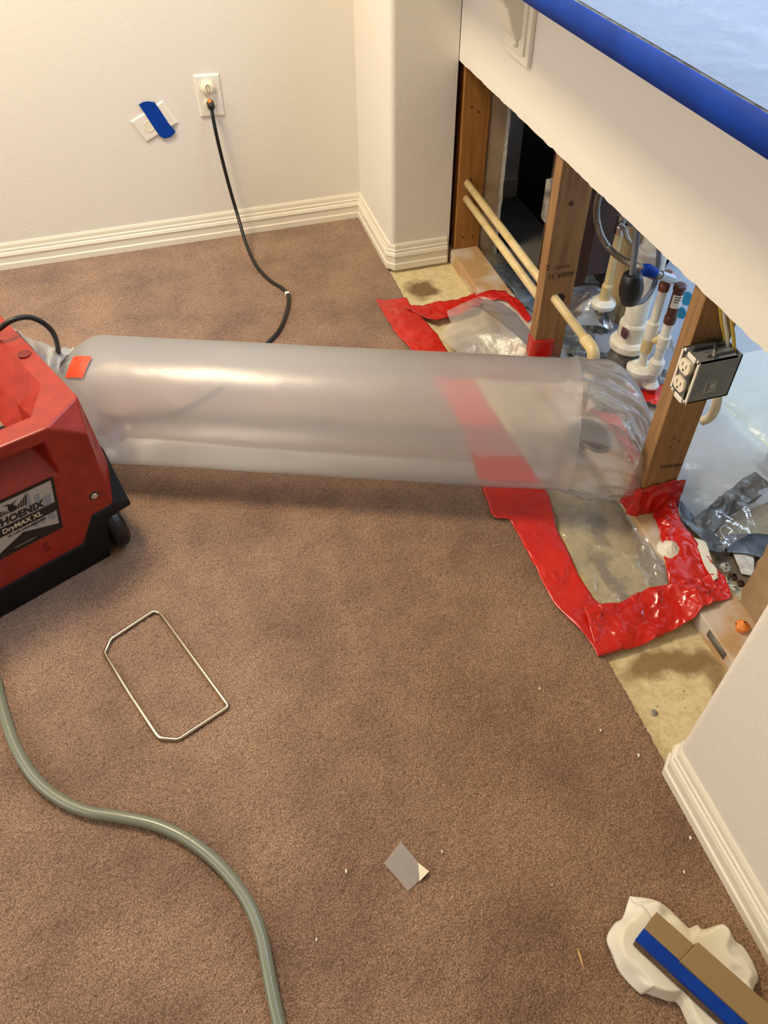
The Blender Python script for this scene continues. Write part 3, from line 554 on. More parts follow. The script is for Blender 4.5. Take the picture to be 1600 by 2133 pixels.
for s_ in (0, 1):
    zz = bz0 - 0.004 if s_ == 0 else bz1 - 0.006
    obj('mounting_ear', MB().box((-0.006, by0 + 0.008, zz), (-0.003, by0 + 0.034, zz + 0.011)), 'white_plastic', EB, bevel=0.002)
st = obj('sticker', MB().box((0.030, by0 - 0.0006, bz0 + 0.020), (0.054, by0 + 0.0004, bz0 + 0.046)), 'label_silver', EB)
obj('sticker_field', MB().box((0.0315, by0 - 0.0009, bz0 + 0.0215), (0.0525, by0 + 0.0004, bz0 + 0.0445)), 'box_grey', st)
for k, wd in enumerate((0.002, 0.004, 0.0035, 0.002)):
    z_ = bz0 + 0.0235 + k * 0.0053; obj('bar', MB().box((0.040, by0 - 0.0012, z_), (0.051, by0 + 0.0004, z_ + wd)), 'label_silver', st)
obj('screw', MB().lathe((0.028, by0 + 0.010, bz0 - 0.001), [(0.004, 0), (0.003, 0.005)], 10, (0, 0, -1)), 'arrester', EB)
for k, (u0, u1, m_) in enumerate(((1502, 1512, 'yellow_cable'), (1509, 1517, 'white_cable'), (1523, 1530, 'yellow_cable'))):
    tag(obj('house_cable', MB().tube(smooth_path([at(u1, 735, y=0.972 - 0.012 * k), at(u1 - 2, 700, y=0.972 - 0.01 * k), at(u0, 660, y=0.976 - 0.008 * k), at(u0 - 6, 560, y=0.98)], 5), 0.0034, 10), m_, smooth=True),
        ('yellow house cable nearest the stud above the grey box', 'white house cable between two yellow cables', 'yellow house cable farthest right above the grey box')[k], 'cable', 'cables into the electrical box')
cdp = [at(1462, 878, x=0.14), at(1480, 868, x=0.15), at(1492, 845, x=0.15), at(1494, 815, x=0.15), at(1490, 770, x=0.15)]
tag(obj('flexible_conduit', MB().tube(smooth_path(cdp, 8), 0.010, 14), 'white_cable', smooth=True), 'cream flexible conduit curving behind the near stud', 'conduit')

# ------------------------------------------------------------------ plastic sheets, duct tape
def ribbon(L, R, zf=None, nu=16, k=6, amp=0.004, s=14, seed=0.0, ax=2):
    Lp = smooth_path(L, k); Rp = smooth_path(R, k); rows = []
    for a_, b_ in zip(Lp, Rp):
        row = []
        for j in range(nu + 1):
            p = a_.lerp(b_, j / nu + (0.02 * nz((a_.x * 40, a_.y * 40, j), 1.0, seed) if j in (0, nu) else 0)); rg = 1 - abs(nz(p, s * 1.7, seed + 2)) * 3
            d = amp * (nz(p, s, seed) + 0.8 * max(0, rg) ** 2 * (0.5 + nz(p, s * 0.6, seed + 7)))
            q = list(p); q[ax] += d; row.append(tuple(q))
        rows.append(row)
    return MB().grid(rows)
def F(pts, z): return [at(u, v, z=z) for u, v in pts]
def rsub(pts, n):         # straight subdivision so both sides carry n points
    P = [Vector(p) for p in pts]; Ls = [0]
    for i in range(len(P) - 1): Ls.append(Ls[-1] + (P[i + 1] - P[i]).length)
    out = []
    for i in range(n):
        t = Ls[-1] * i / (n - 1)
        for j in range(len(P) - 1):
            if t <= Ls[j + 1] + 1e-9: out.append(P[j].lerp(P[j + 1], (t - Ls[j]) / max(1e-9, Ls[j + 1] - Ls[j]))); break
    return out
def band(L, R, n=14, **k): return ribbon(rsub(L, n), rsub(R, n), k=4, **k)
def tape_obj(name, mb, mat, label, cat='tape', **k): return tag(obj(name, mb, mat, smooth=True, solid=0.0006, **k), label, cat)
# hazy sheet hanging behind the pipes, and its floor part
mb = MB(); rows = []
for i in range(61):
    y = 0.78 + 1.0 * i / 60; row = []
    for j in range(41):
        z = 0.84 - 0.84 * j / 40; t = j / 40
        x = 0.62 - 0.16 * t * t - 0.10 * max(0, (1.15 - y)) + 0.045 * nz((y, z * 0.4, 0), 5) + 0.012 * nz((y, z, 3), 15) + 0.022 * max(0, 1 - 4 * abs(nz((y, z * 0.45 + y * 0.3, 8), 5)))
        row.append((x if y > 1.12 else max(x, 0.485 + 0.004 * nz((y, z, 1), 9)), y, max(0.012, z)))
    rows.append(row)
mb.grid(rows); tag(obj('hanging_sheet', mb, 'hazy_film', smooth=True), 'hazy bluish plastic sheet hanging behind the pipes', 'plastic sheet')
mb = MB(); rows = []
for i in range(80):
    y = 0.93 + 1.10 * i / 79; row = []
    for j in range(24):
        x = 0.118 + 0.34 * j / 23; row.append((x, y, 0.008 + 0.012 * abs(nz((x, y, 0), 11)) + 0.008 * abs(nz((x, y, 5), 24)) + (0.10 * max(0, 1.30 - y) * j / 23 if y < 1.3 else 0)))
    rows.append(row)
mb.grid(rows); tag(obj('cabinet_floor_sheet', mb, 'hazy_film', smooth=True), 'crinkled plastic sheet on the floor around the pipe feet', 'plastic sheet')
mb = band(F([(1455, 1092), (1520, 1040), (1600, 1000)], 0.03), F([(1500, 1150), (1560, 1112), (1640, 1110)], 0.03), amp=0.012, s=12, nu=14)
tape_obj('duct_tape_strip', band(F([(1440, 1085), (1490, 1045), (1540, 1005), (1572, 985)], 0.035), F([(1478, 1122), (1520, 1075), (1575, 1040), (1610, 1015)], 0.035), amp=0.010, s=16), 'duct_tape_dark', 'dark shiny duct tape strip at the foot of the plastic, lower right')
tag(obj('loose_sheet', mb, 'clear_film', smooth=True), 'clear crumpled plastic flap over the duct tape at right', 'plastic sheet')
tape_obj('duct_tape_strip', band(F([(1512, 1110), (1560, 1112), (1610, 1114)], 0.012), F([(1515, 1150), (1555, 1155), (1600, 1168)], 0.012), amp=0.005), 'duct_tape', 'flat blue-grey duct tape patch over the mouldy floor')
tape_obj('duct_tape_strip', band(F([(1400, 1030), (1420, 1080), (1450, 1120), (1475, 1148)], 0.045), F([(1440, 1072), (1465, 1105), (1490, 1120), (1512, 1148)], 0.025), amp=0.012, s=20), 'duct_tape', 'crumpled silver duct tape beside the red tape on the sill')
tape_obj('duct_tape_strip', band([at(1553, 975, x=0.42), at(1562, 952, x=0.42)], [at(1590, 1012, x=0.42), at(1606, 985, x=0.42)], n=8, amp=0.008, ax=0), 'duct_tape_dark', 'dark duct tape patch on the tan panel at the right edge')
tape_obj('duct_tape_strip', band(F([(1150, 690), (1170, 720), (1190, 745)], 0.02), F([(1235, 690), (1240, 720), (1262, 745)], 0.03), amp=0.016, s=20), 'duct_tape_dark', 'crumpled dark duct tape right of the middle stud foot')
tape_obj('duct_tape_strip', band(F([(1018, 552), (1060, 600), (1105, 650)], 0.02), F([(1050, 548), (1120, 575), (1180, 600)], 0.015), amp=0.010, s=16), 'duct_tape', 'blue-grey duct tape beside the sill left of the middle stud')
tape_obj('duct_tape_strip', band(F([(1195, 565), (1240, 560), (1300, 590)], 0.02), F([(1190, 590), (1240, 590), (1310, 615)], 0.02), amp=0.012, s=18), 'duct_tape', 'blue-grey duct tape strip behind the slim supply pipe')
tape_obj('duct_tape_strip', band(F([(1240, 745), (1290, 790), (1340, 830)], 0.02), F([(1300, 730), (1350, 760), (1400, 790)], 0.02), amp=0.016, s=20), 'duct_tape_dark', 'crumpled dark duct tape around the drain foot')
mb = MB(); rows = []
for i in range(30):
    row = []
    for j in range(24):
        a_ = at(1185, 600, z=0.03).lerp(at(1290, 640, z=0.03), j / 23); b_ = at(1180, 680, z=0.03).lerp(at(1275, 690, z=0.03), j / 23); p = a_.lerp(b_, i / 29)
        row.append((p.x, p.y, p.z + 0.07 * math.sin(math.pi * i / 29) * math.sin(math.pi * j / 23) + 0.02 * abs(nz(p, 16))))
    rows.append(row)
mb.grid(rows); tag(obj('loose_sheet', mb, 'hazy_film', smooth=True), 'puffed white plastic fold right of the middle stud', 'plastic sheet')
cyp = at(1418, 650, x=0.45); cy_ = thing('printed_bag', 'plastic bag scrap with bright blue print behind the near stud', 'bag', (0.45, cyp.y, cyp.z - 0.08))
for (u, v, r_) in ((1432, 622, 0.020), (1420, 652, 0.017)):
    p = at(u, v, x=0.45); obj('print_patch', MB().lathe(p, [(r_, 0), (r_, 0.002)], 7, (-1, -0.3, 0.2)), 'cyan_print', cy_)
p0 = at(1418, 640, x=0.455); mb = MB(); mb.grid([[(0.455 + 0.01 * nz((i, j, 0), 0.7), p0.y - 0.05 + 0.10 * i / 8, p0.z - 0.09 + 0.17 * j / 8) for j in range(9)] for i in range(9)]); obj('bag', mb, 'hazy_film', cy_, smooth=True)

# clear sheet over the carpetless strip
def sheet(name, L, R, label, mat='clear_film', n=16, **k): return tag(obj(name, band(L, R, n=n, **k), mat, smooth=True), label, 'plastic sheet')
sheet('floor_sheet', F([(925, 690), (1000, 800), (1090, 930), (1150, 1050), (1190, 1160), (1255, 1265)], 0.016), F([(1080, 640), (1140, 740), (1240, 880), (1330, 1040), (1385, 1180), (1390, 1245)], 0.030), 'clear plastic sheet taped over the bare floor strip', amp=0.014, s=9, n=24, nu=26)
rg_ = [at(940, 672, z=0.04), at(985, 636, z=0.085), at(1040, 668, z=0.095), at(1100, 722, z=0.075), at(1168, 752, z=0.05)]
tn = band(F([(930, 650), (990, 622), (1055, 628), (1105, 690), (1165, 735)], 0.045), rg_, n=14, amp=0.010, s=9, nu=14)
t2 = band(rg_, F([(915, 700), (965, 750), (1040, 775), (1100, 785), (1150, 785)], 0.02), n=14, amp=0.012, s=9, nu=18); tn.add(t2.v, t2.f)
tag(obj('sheet_fold', tn, 'tent_film', smooth=True), 'hazy raised fold of plastic at the far red tape corner', 'plastic sheet')
# rounded fold of the sheet along the sill
mb = MB(); rows = []
for i in range(60):
    t = i / 59; c = smooth_path([at(1300, 1030, z=0.03), at(1335, 1075, z=0.03), at(1362, 1130, z=0.03), at(1384, 1195, z=0.03), at(1392, 1245, z=0.03)], 16)[int(t * 64)]
    row = []
    for k in range(15):
        a_ = math.pi * k / 14; rr = 0.022 * math.sin(math.pi * (0.12 + 0.86 * t)) ** 0.5 * (1 + 0.30 * nz((c.x * 3, c.y * 3, a_), 5)) + 0.004 * max(0, 1 - 4 * abs(nz((c.x, c.y, a_ * 0.06), 24)))
        row.append((c.x - rr * 1.5 * math.cos(a_), c.y, 0.012 + rr * 1.25 * math.sin(a_)))
    rows.append(row)
mb.grid(rows); tag(obj('sheet_fold', mb, 'fold_film', smooth=True), 'long glossy plastic fold running beside the sill', 'plastic sheet')
hq = at(1226, 935, z=0.0); ho = MB(); pts = [(hq.x + 0.042 * math.cos(t) * (1 + 0.08 * math.sin(3 * t)), hq.y + 0.062 * math.sin(t), 0.0155) for t in np.linspace(0, 2 * math.pi, 33)[:-1]]
fh = thing('floor_hole_disc', 'dark round disc added for the floor hole seen through the duct end', 'floor hole', (hq.x, hq.y, 0)); obj('body', ho.prism([(x, y, 0.001) for x, y, _ in pts], (0, 0, 0.048)), 'black_rubber', fh)  # raised dark disc added in place of the hole in the floor
obj('rim', MB().tube([(x, y, 0.049) for x, y, _ in pts], 0.003, 8, closed=True), 'box_grey', fh, smooth=True)
# red tape ----------------------------------------------------------
zt_ = CZ + 0.0075
tape_obj('red_tape_strip', band(F([(783, 622), (800, 655), (822, 690), (850, 722), (885, 765), (960, 880), (1002, 1008), (1028, 1078), (1062, 1082), (1105, 1160), (1150, 1250), (1200, 1305), (1218, 1318), (1246, 1366)], zt_),
         F([(846, 622), (872, 655), (905, 690), (935, 735), (985, 790), (1070, 920), (1143, 1030), (1160, 1100), (1180, 1140), (1200, 1190), (1232, 1240), (1262, 1265), (1272, 1300), (1300, 1350)], zt_), n=40, amp=0.006, s=22, nu=18), 'red_tape', 'long red tape strip along the cut carpet edge')
tape_obj('red_tape_strip', band(F([(840, 640), (900, 633), (960, 622), (1000, 606)], zt_ + 0.002), F([(905, 668), (935, 660), (980, 648), (1016, 628)], zt_ + 0.006), n=12, amp=0.008, s=24, nu=12), 'red_tape', 'red tape strip across the far end of the plastic')
tape_obj('red_tape_strip', band([at(992, 614, z=0.045), at(1020, 604, z=0.052), at(1050, 606, z=0.052), at(1085, 628, z=0.052), at(1108, 662, z=0.05)], [at(1012, 634, z=0.03), at(1030, 624, z=0.05), at(1052, 626, z=0.05), at(1076, 648, z=0.05), at(1100, 672, z=0.05)], n=12, amp=0.006, s=22, nu=8), 'red_tape', 'curled red tape strip over the sill before the middle stud')
tape_obj('red_tape_strip', band([at(1246, 1366, z=0.018), at(1330, 1345, z=0.018), at(1400, 1315, z=0.02), at(1448, 1286, z=0.04), at(1462, 1268, z=0.052), at(1526, 1243, z=0.052)], [at(1215, 1262, z=0.03), at(1290, 1255, z=0.035), at(1345, 1225, z=0.04), at(1400, 1215, z=0.052), at(1440, 1205, z=0.056), at(1505, 1196, z=0.056)], n=30, amp=0.009, s=26, nu=30), 'red_tape', 'wide wrinkled red tape across the near end of the plastic')
tape_obj('red_tape_strip', band([at(1318, 985, z=0.06), at(1345, 1040, z=0.05), at(1362, 1075, z=0.05), at(1380, 1130, z=0.05), at(1388, 1180, z=0.048), at(1396, 1230, z=0.045)], [at(1392, 1018, z=0.065), at(1408, 1050, z=0.06), at(1425, 1095, z=0.06), at(1452, 1130, z=0.06), at(1478, 1165, z=0.055), at(1508, 1205, z=0.05)], n=16, amp=0.010, s=20, nu=14), 'red_tape', 'red tape strip along the sill below the near stud')
tape_obj('red_tape_strip', band([at(1228, 850, z=0.05), at(1280, 900, z=0.05), at(1318, 965, z=0.05)], [at(1285, 860, z=0.05), at(1310, 905, z=0.05), at(1335, 955, z=0.05)], n=10, amp=0.006, s=20), 'red_tape', 'red tape piece on the sill seen through the duct end')
fy = Y2 - 0.0015
sp2 = at(1105, 698, x=0.011)
mb = MB(); rows = []
for i in range(9):
    z_ = sp2.z - (sp2.z - 0.047) * i / 8; j_ = 0.0012 * nz((i, 0, 0), 0.8)
    rows.append([(0.0115, Y2 + 0.039, z_), (0.0112, Y2 - 0.001, z_), (0.03, fy - j_, z_), (0.055, fy, z_ - 0.004), (0.072, fy - j_, z_ - 0.003)])
mb.grid(rows); tape_obj('red_tape_strip', mb, 'red_tape', 'red tape wrapped round the foot of the middle stud')
tape_obj('red_tape_strip', band(F([(1108, 735), (1150, 740), (1190, 758)], 0.05), F([(1115, 775), (1160, 780), (1200, 785)], 0.05), n=8, amp=0.005), 'red_tape', 'red tape piece on the sill before the elbow pipe')
tape_obj('red_tape_strip', band(F([(1298, 808), (1340, 812), (1392, 795)], 0.03), F([(1310, 825), (1345, 838), (1388, 858)], 0.03), n=8, amp=0.010, s=20), 'red_tape', 'small red tape patch beside the pipe collars')
st3 = MB(); rows = []
for i in range(22):
    t = i / 21; z_ = 0.044 + 0.085 * t; row = []
    for k in range(41):
        q = k / 40 * 0.15        # run: along the front face, then along the side face
        x, y = (0.0115, Y3 + 0.039 - q) if q < 0.040 else (0.0115 + (q - 0.040), Y3 - 0.001)
        d = 0.010 * (1 - t) ** 1.5 + 0.005 * max(0, 1 - 4 * abs(nz((q * 9, t * 0.7, 0), 3))) + 0.004 * abs(nz((q * 20, t, 2), 2))
        if q < 0.040: x -= d
        else: y -= d
        row.append((x, y, z_ + (0.010 * nz((q * 30, 0, 0), 1) if i > 17 else 0)))
    rows.append(row)
st3.grid(rows); tape_obj('red_tape_strip', st3, 'red_tape', 'red tape crumpled round the foot of the near stud')
# caulk lump and white paper by the sill
mb = crumple((at(1396, 1142, z=0.05).x, at(1396, 1142, z=0.05).y, 0.045), 0.028, 0.0, 0.024, 9.0, 0.0025); tag(obj('foam_lump', mb, 'caulk', smooth=True, solid=0.001), 'cream foam lump under film on the sill', 'foam')
mb = band(F([(1440, 1118), (1470, 1130), (1482, 1165), (1500, 1205)], 0.055), F([(1450, 1135), (1458, 1150), (1468, 1180), (1485, 1212)], 0.058), amp=0.008, n=10); tape_obj('paper_strip', mb, 'caulk', 'white paper strip peeling beside the red sill tape', 'paper')
mb = band(F([(1525, 1150), (1570, 1155)], 0.006), F([(1545, 1195), (1572, 1200)], 0.006), n=6, amp=0.004); tape_obj('paper_scrap', mb, 'gypsum', 'pale torn paper scrap on the mouldy floor', 'paper')
for k, (u, v, r_) in enumerate(((1512, 1180, 0.012), (1528, 1200, 0.010), (1530, 1225, 0.012), (1545, 1215, 0.008), (1516, 1208, 0.009))):
    q = at(u, v, z=0.004); tag(obj('mould_clump', crumple((q.x, q.y, 0.0), r_, 0.003, 0.008, k * 2.1, 0.006, 16, 5), 'knot' if k % 2 else 'gypsum', smooth=True),
        ('brown', 'grey', 'dark brown', 'small pale', 'tan')[k] + ' mouldy gypsum crumb ' + ('beside the white paper strip', 'in the middle of the mouldy floor', 'nearest the torn drywall', 'under the paper scrap', 'beside the red tape end')[k], 'debris')
q = at(1546, 1306, z=0.052); mb = crumple((q.x, q.y, 0.045), 0.011, 0.014, 0.012, 3.0, 0.003, 20, 5); mb2 = crumple((q.x, q.y, 0.057), 0.014, 0.002, 0.012, 3.0, 0.003, 20, 5); mb.add(mb2.v, mb2.f)
tag(obj('foam_plug', mb, 'foam_orange', smooth=True), 'small orange foam lump on the sill by the near wall', 'foam')
q1, q2 = at(1478, 1312, x=0.0055), at(1512, 1365, x=0.0055); tape_obj('duct_tape_strip', MB().add([(0.0045, q1.y, 0.042), (0.0045, q2.y, 0.042), (0.0045, q2.y, 0.022), (0.0045, q1.y, 0.022)], [(0, 1, 2, 3)]), 'duct_tape_dark', 'dark tape strip on the sill face by the near wall')
q = at(1362, 1485, z=0.0); tag(obj('screw_head', MB().lathe((q.x, q.y, 0), [(0.007, 0), (0.007, 0.002), (0.004, 0.003)], 12), 'galv'), 'dark screw head set in the bare plywood', 'screw')
q = at(1375, 1555, z=0.0)

# ------------------------------------------------------------------ air duct
r = 0.155
A0 = at(156, 832, z=0.165); A1 = at(1186, 888, z=0.168); axd = (A1 - A0); AL = axd.length; axd.normalize(); axh = Vector((axd.x, axd.y, 0)).normalized(); nd = Vector((-axh.y, axh.x, 0))
duct = thing('air_duct', 'large inflated translucent plastic duct lying across the carpet', 'duct', ((A0.x + A1.x) / 2, (A0.y + A1.y) / 2, CZ))
mb = MB(); rows = []; NR = 64; n = 120
for i in range(n + 1):
    t = i / n; c = A0.lerp(A1, t); c.z = 0.0; s_ = t * AL
    k = 1.0 if t > 0.07 else 0.62 + 0.38 * math.sin(t / 0.07 * math.pi / 2)
    row = []
    for q in range(NR + 1):
        a_ = 2 * math.pi * q / NR; ca, sa = math.cos(a_), math.sin(a_)
        wr = 0.0012 * nz((s_ * 1.2, ca, sa), 5) + max(0, t - 0.80) * 0.05 * nz((s_ * 0.8, ca * 1.6, sa * 1.6), 6) + (0.012 * nz((s_ * 2, ca * 1.5, sa * 1.5), 5) * max(0, 0.1 - t) * 10)
        crease = 0.002 * math.exp(-((a_ - 5.75) / 0.03) ** 2)
        rr = r * k + wr + crease + 0.005 * math.exp(-((t - 1) / 0.008) ** 2); zz = CZ + 0.003 + r + sa * rr + (r - r * k) * 0.15
        row.append((c.x + nd.x * ca * rr, c.y + nd.y * ca * rr, max(CZ + 0.004, zz)))
    rows.append(row)
mb.grid(rows); obj('sleeve', mb, 'duct_film', duct, smooth=True)
mb = MB(); rows = []; m_ = 40; NR = 132
for i in range(m_ + 1):
    t = i / m_; ph = t * math.pi / 2; off = 0.195 * math.sin(ph); rr0 = r * (math.cos(ph) ** 0.70) * (1.0 + 0.05 * math.sin(ph * 2)); c = A1 + axh * off - nd * (0.030 * math.sin(ph)); row = []
    for q in range(NR + 1):
        a_ = 2 * math.pi * q / NR; ca, sa = math.cos(a_), math.sin(a_)
        rib = 0.0060 * math.sin(q * 2 * math.pi / NR * 22 + 3 * nz((ca * 2, sa * 2, 0), 1.5)) * math.sin(ph * 2) * (1 if math.sin(a_) > -0.2 else 0.3) + 0.010 * nz((ca * 2, sa * 2, t * 2), 2.4) * min(1, t * 5) + 0.011 * max(0, 1 - 5 * abs(nz((ca * 1.6, sa * 1.6, t * 0.8), 1.8, 5))) * math.sin(math.pi * min(1, t * 1.6))
        rr = max(0.001, rr0 + rib * min(1, rr0 / 0.05) + 0.005 * math.exp(-(t / 0.04) ** 2)); row.append((c.x + nd.x * ca * rr, c.y + nd.y * ca * rr, max(0.016, 0.016 + r * (1 - 0.10 * t) * (0.35 + 0.65 * rr0 / r) + sa * rr)))
    rows.append(row)
mb.grid(rows); mb.f = [q for q in mb.f if max(mb.v[k][2] for k in q) > 0.0165]; obj('end_bulge', mb, 'dome_film', duct, smooth=True)
tw = at(175, 752, z=0.29)
# tape square lies on the sleeve's upper side
mb = MB(); rows = []
for j in range(7):
    t0 = 0.045 + 0.0 * j; rows_ = []
    for i in range(7):
        s_ = (0.060 + 0.046 * i / 6 - 0.010 * j / 6); a_ = math.radians(103 + 20 * j / 6) ; c = A0 + axh * s_; rr = r * (0.62 + 0.38 * math.sin(min(1, s_ / AL / 0.07) * math.pi / 2)) + 0.006
        sgn = -1; rows_.append((c.x + nd.x * math.cos(a_) * rr, c.y + nd.y * math.cos(a_) * rr, CZ + 0.003 + r + math.sin(a_) * rr + (r - rr + 0.006) * 0.15))
    rows.append(rows_)
mb.grid(rows); TAPE_SQ = obj('tape_patch', mb, 'orange_tape', duct, smooth=True)

# ------------------------------------------------------------------ dehumidifier
ANG = math.radians(24.82); DO = Vector((-1.18, 1.231, CZ))
deh = thing('dehumidifier', 'red and black portable dehumidifier at the left edge', 'dehumidifier', DO, ANG)
Z0 = -CZ      # local z = world z - carpet height
def D(u, v, z): return (u, v, z + Z0)
def poly(vs, fs): return MB().add([D(*p) for p in vs], fs)
v = [(-.42, 0, .088), (-.033, 0, .086), (.008, 0, .150), (.058, 0, .150), (.061, 0, .349), (-.008, 0, .405), (-.42, 0, .43), (-.42, 0, .296), (-.42, 0, .392),
     (-.02, 0, .375), (-.30, 0, .392), (-.30, 0, .296), (-.017, 0, .286), (-.045, .06, .365), (-.28, .06, .38),
     (.096, .055, .150), (.083, .055, .402), (.096, .50, .150), (.083, .50, .402), (-.42, .50, .43), (-.42, .50, .088), (.096, .5, .088),
     (-.014, .055, .404), (.045, .142, .398), (.043, .42, .398), (-.40, .42, .41), (-.40, .055, .418),
     (-.035, .075, .345), (-.008, .17, .360), (-.012, .40, .36), (-.38, .40, .36), (-.38, .075, .345),
     (-.05, .09, .325), (-.05, .17, .325), (-.05, .39, .325), (-.37, .39, .325), (-.37, .09, .325)]
f = [(0, 1, 12, 11, 7), (7, 11, 10, 8), (8, 10, 9, 5, 6), (1, 2, 3, 4, 5, 9, 12), (12, 9, 13), (9, 10, 14, 13), (10, 11, 14), (11, 12, 13, 14),
     (3, 15, 16, 4), (4, 16, 5), (15, 17, 18, 16), (6, 5, 22, 26), (5, 16, 23, 22), (16, 18, 24, 23), (18, 19, 25, 24), (19, 6, 26, 25),
     (22, 23, 28, 27), (23, 24, 29, 28), (24, 25, 30, 29), (25, 26, 31, 30), (26, 22, 27, 31),
     (27, 28, 33, 32), (28, 29, 34, 33), (29, 30, 35, 34), (30, 31, 36, 35), (31, 27, 32, 36), (17, 20, 19, 18), (20, 0, 7, 8, 6, 19)]
shell = obj('shell', poly(v, f), 'red_plastic', deh, local=True, bevel=0.005)
obj('control_panel', poly([(-.37, .10, .328), (-.085, .10, .328), (-.085, .38, .328), (-.37, .38, .328)], [(0, 1, 2, 3)]), 'panel_green', deh, local=True)
def spot(name, u, vv, z, r_, h_, mat, axis, par=deh, n=18): return obj(name, MB().lathe(D(u, vv, z), [(r_, 0), (r_, h_ * .6), (r_ * .6, h_)], n, axis), mat, par, local=True)
spot('panel_screw', -.10, .115, .328, .006, .006, 'bolt', (0, 0, 1))
spot('bolt', .027, 0, .195, .0085, .004, 'bolt', (0, -1, 0), n=6)
spot('bolt_washer', .027, .001, .195, .012, .0015, 'label_black', (0, -1, 0))
obj('top_slot', MB().lathe(D(.062, .262, .401), [(.014, 0), (.014, .0015)], 20), 'scratch', deh, local=True)
# black base with raised wheel housing, fender and wheel
mb = MB(); mb.prism([D(-.42, -.004, .012), D(.010, -.004, .012), D(.034, -.004, .10), D(.060, -.004, .149), D(.008, -.004, .149), D(-.033, -.004, .087), D(-.42, -.004, .087)], (0, 0.10, 0)); obj('base_front', mb, 'black_plastic', deh, local=True, bevel=0.004)
obj('base', MB().hexa([D(-.42, .02, .02), D(.010, .02, .02), D(.010, .5, .02), D(-.42, .5, .02), D(-.42, .02, .088), D(.085, .10, .088), D(.085, .5, .088), D(-.42, .5, .088)]), 'black_plastic', deh, local=True, bevel=0.004)
mb = MB(); mb.hexa([D(.030, -.004, .120), D(.094, -.002, .122), D(.100, .075, .145), D(.03, .075, .145), D(.052, -.004, .150), D(.092, -.001, .138), D(.098, .075, .245), D(.09, .08, .245)]); obj('fender', mb, 'black_plastic', deh, local=True, bevel=0.003)
wh = obj('wheel', MB().lathe(D(.026, .026, .071), [(.030, 0), (.048, .003), (.056, .009), (.058, .018), (.056, .030), (.048, .038), (.030, .040)], 32, (1, 0, 0)), 'black_rubber', deh, local=True, smooth=False)
obj('hub', MB().lathe(D(.064, .026, .071), [(.016, 0), (.014, .006)], 18, (1, 0, 0)), 'black_plastic', wh, local=True)
# label
LU0, LU1, LZ0, LZ1 = -.200, -.036, .158, .295
LAB = [(-.216, .160), (-.057, .158), (-.032, .293), (-.190, .299)]
def LP(s_, t_, d=0.0):       # s,t in 0..1 across the label
    a_ = Vector(LAB[0]).lerp(Vector(LAB[1]), s_); b_ = Vector(LAB[3]).lerp(Vector(LAB[2]), s_); q = a_.lerp(b_, t_); return D(q.x, -0.0006 - d, q.y)
def lpoly(name, pts, mat, par, d): mb = MB(); mb.add([LP(s_, t_, d) for s_, t_ in pts], [tuple(range(len(pts)))]); return obj(name, mb, mat, par, local=True)
mb = MB(); mb.prism([LP(0, 0, .0004), LP(1, 0, .0004), LP(1, 1, .0004), LP(0, 1, .0004)], (0, 0.0012, 0)); lab = obj('label', mb, 'label_black', deh, local=True)
lpoly('label_field', [(.04, .05), (.5, .29), (.96, .12), (.96, .955), (.04, .955)], 'label_silver', lab, .0008)
for k, (s_, w_) in enumerate(((.60, .07), (.72, .07), (.82, .10), (.12, .08), (.24, .05))): lpoly('label_stripe', [(s_, .55), (s_ + w_, .55), (s_ + w_ , .94 - .10 * (k % 3)), (s_ , .92 - .10 * (k % 3))], 'label_blue', lab, .0010)
for k, (s_, w_) in enumerate(((.64, .06), (.74, .05), (.84, .09), (.06, .07))): lpoly('label_stripe', [(s_, .28 + .0 * k), (s_ + w_, .24), (s_ + w_, .38), (s_, .38)], 'label_blue', lab, .0010)
lpoly('label_band', [(.0, .385), (1, .385), (1, .545), (0, .545)], 'label_black', lab, .0013)
def LT(txt, s0, t0, size, mat, bold, space=1.0): lettering(txt, size, lambda a_, b_: LP(s0 + a_ / .159, t0 + b_ / .137, .0017), lab, mat, bold=bold, space=space)
LT('PHOENIX', .50, .575, .0232, 'label_black', .0010, 1.0)
LT('DryMAX XL', .515, .430, .0158, 'label_cream', .0005, 1.0)
LT('XL LGR DEHUMIDIFIER', .56, .320, .0080, 'label_black', .0002, 1.0)
lpoly('label_line', [(.36, .085), (.64, .085), (.64, .092), (.36, .092)], 'label_cream', lab, .0017)
# winged emblem: head and body with fan-shaped wings
lpoly('emblem_body', [(.40, .73), (.47, .73), (.49, .80), (.455, .845), (.52, .90), (.43, .868), (.38, .895), (.33, .885), (.39, .865), (.385, .80)], 'label_black', lab, .0014)
for k in range(5):
    lpoly('emblem_feather', [(.475 + k * .030, .735), (.495 + k * .030, .737), (.500 + k * .034, .80 + k * .030), (.478 + k * .034, .775 + k * .030)], 'label_black', lab, .0014)
    lpoly('emblem_feather', [(.39 - k * .030, .735), (.37 - k * .030, .737), (.35 - k * .034, .80 + k * .020), (.372 - k * .034, .775 + k * .020)], 'label_black', lab, .0014)
lettering('5', 0.034, lambda a_, b_: D(-.105 + a_ + b_ * .1, -.0008, .116 + b_), deh, 'scratch')
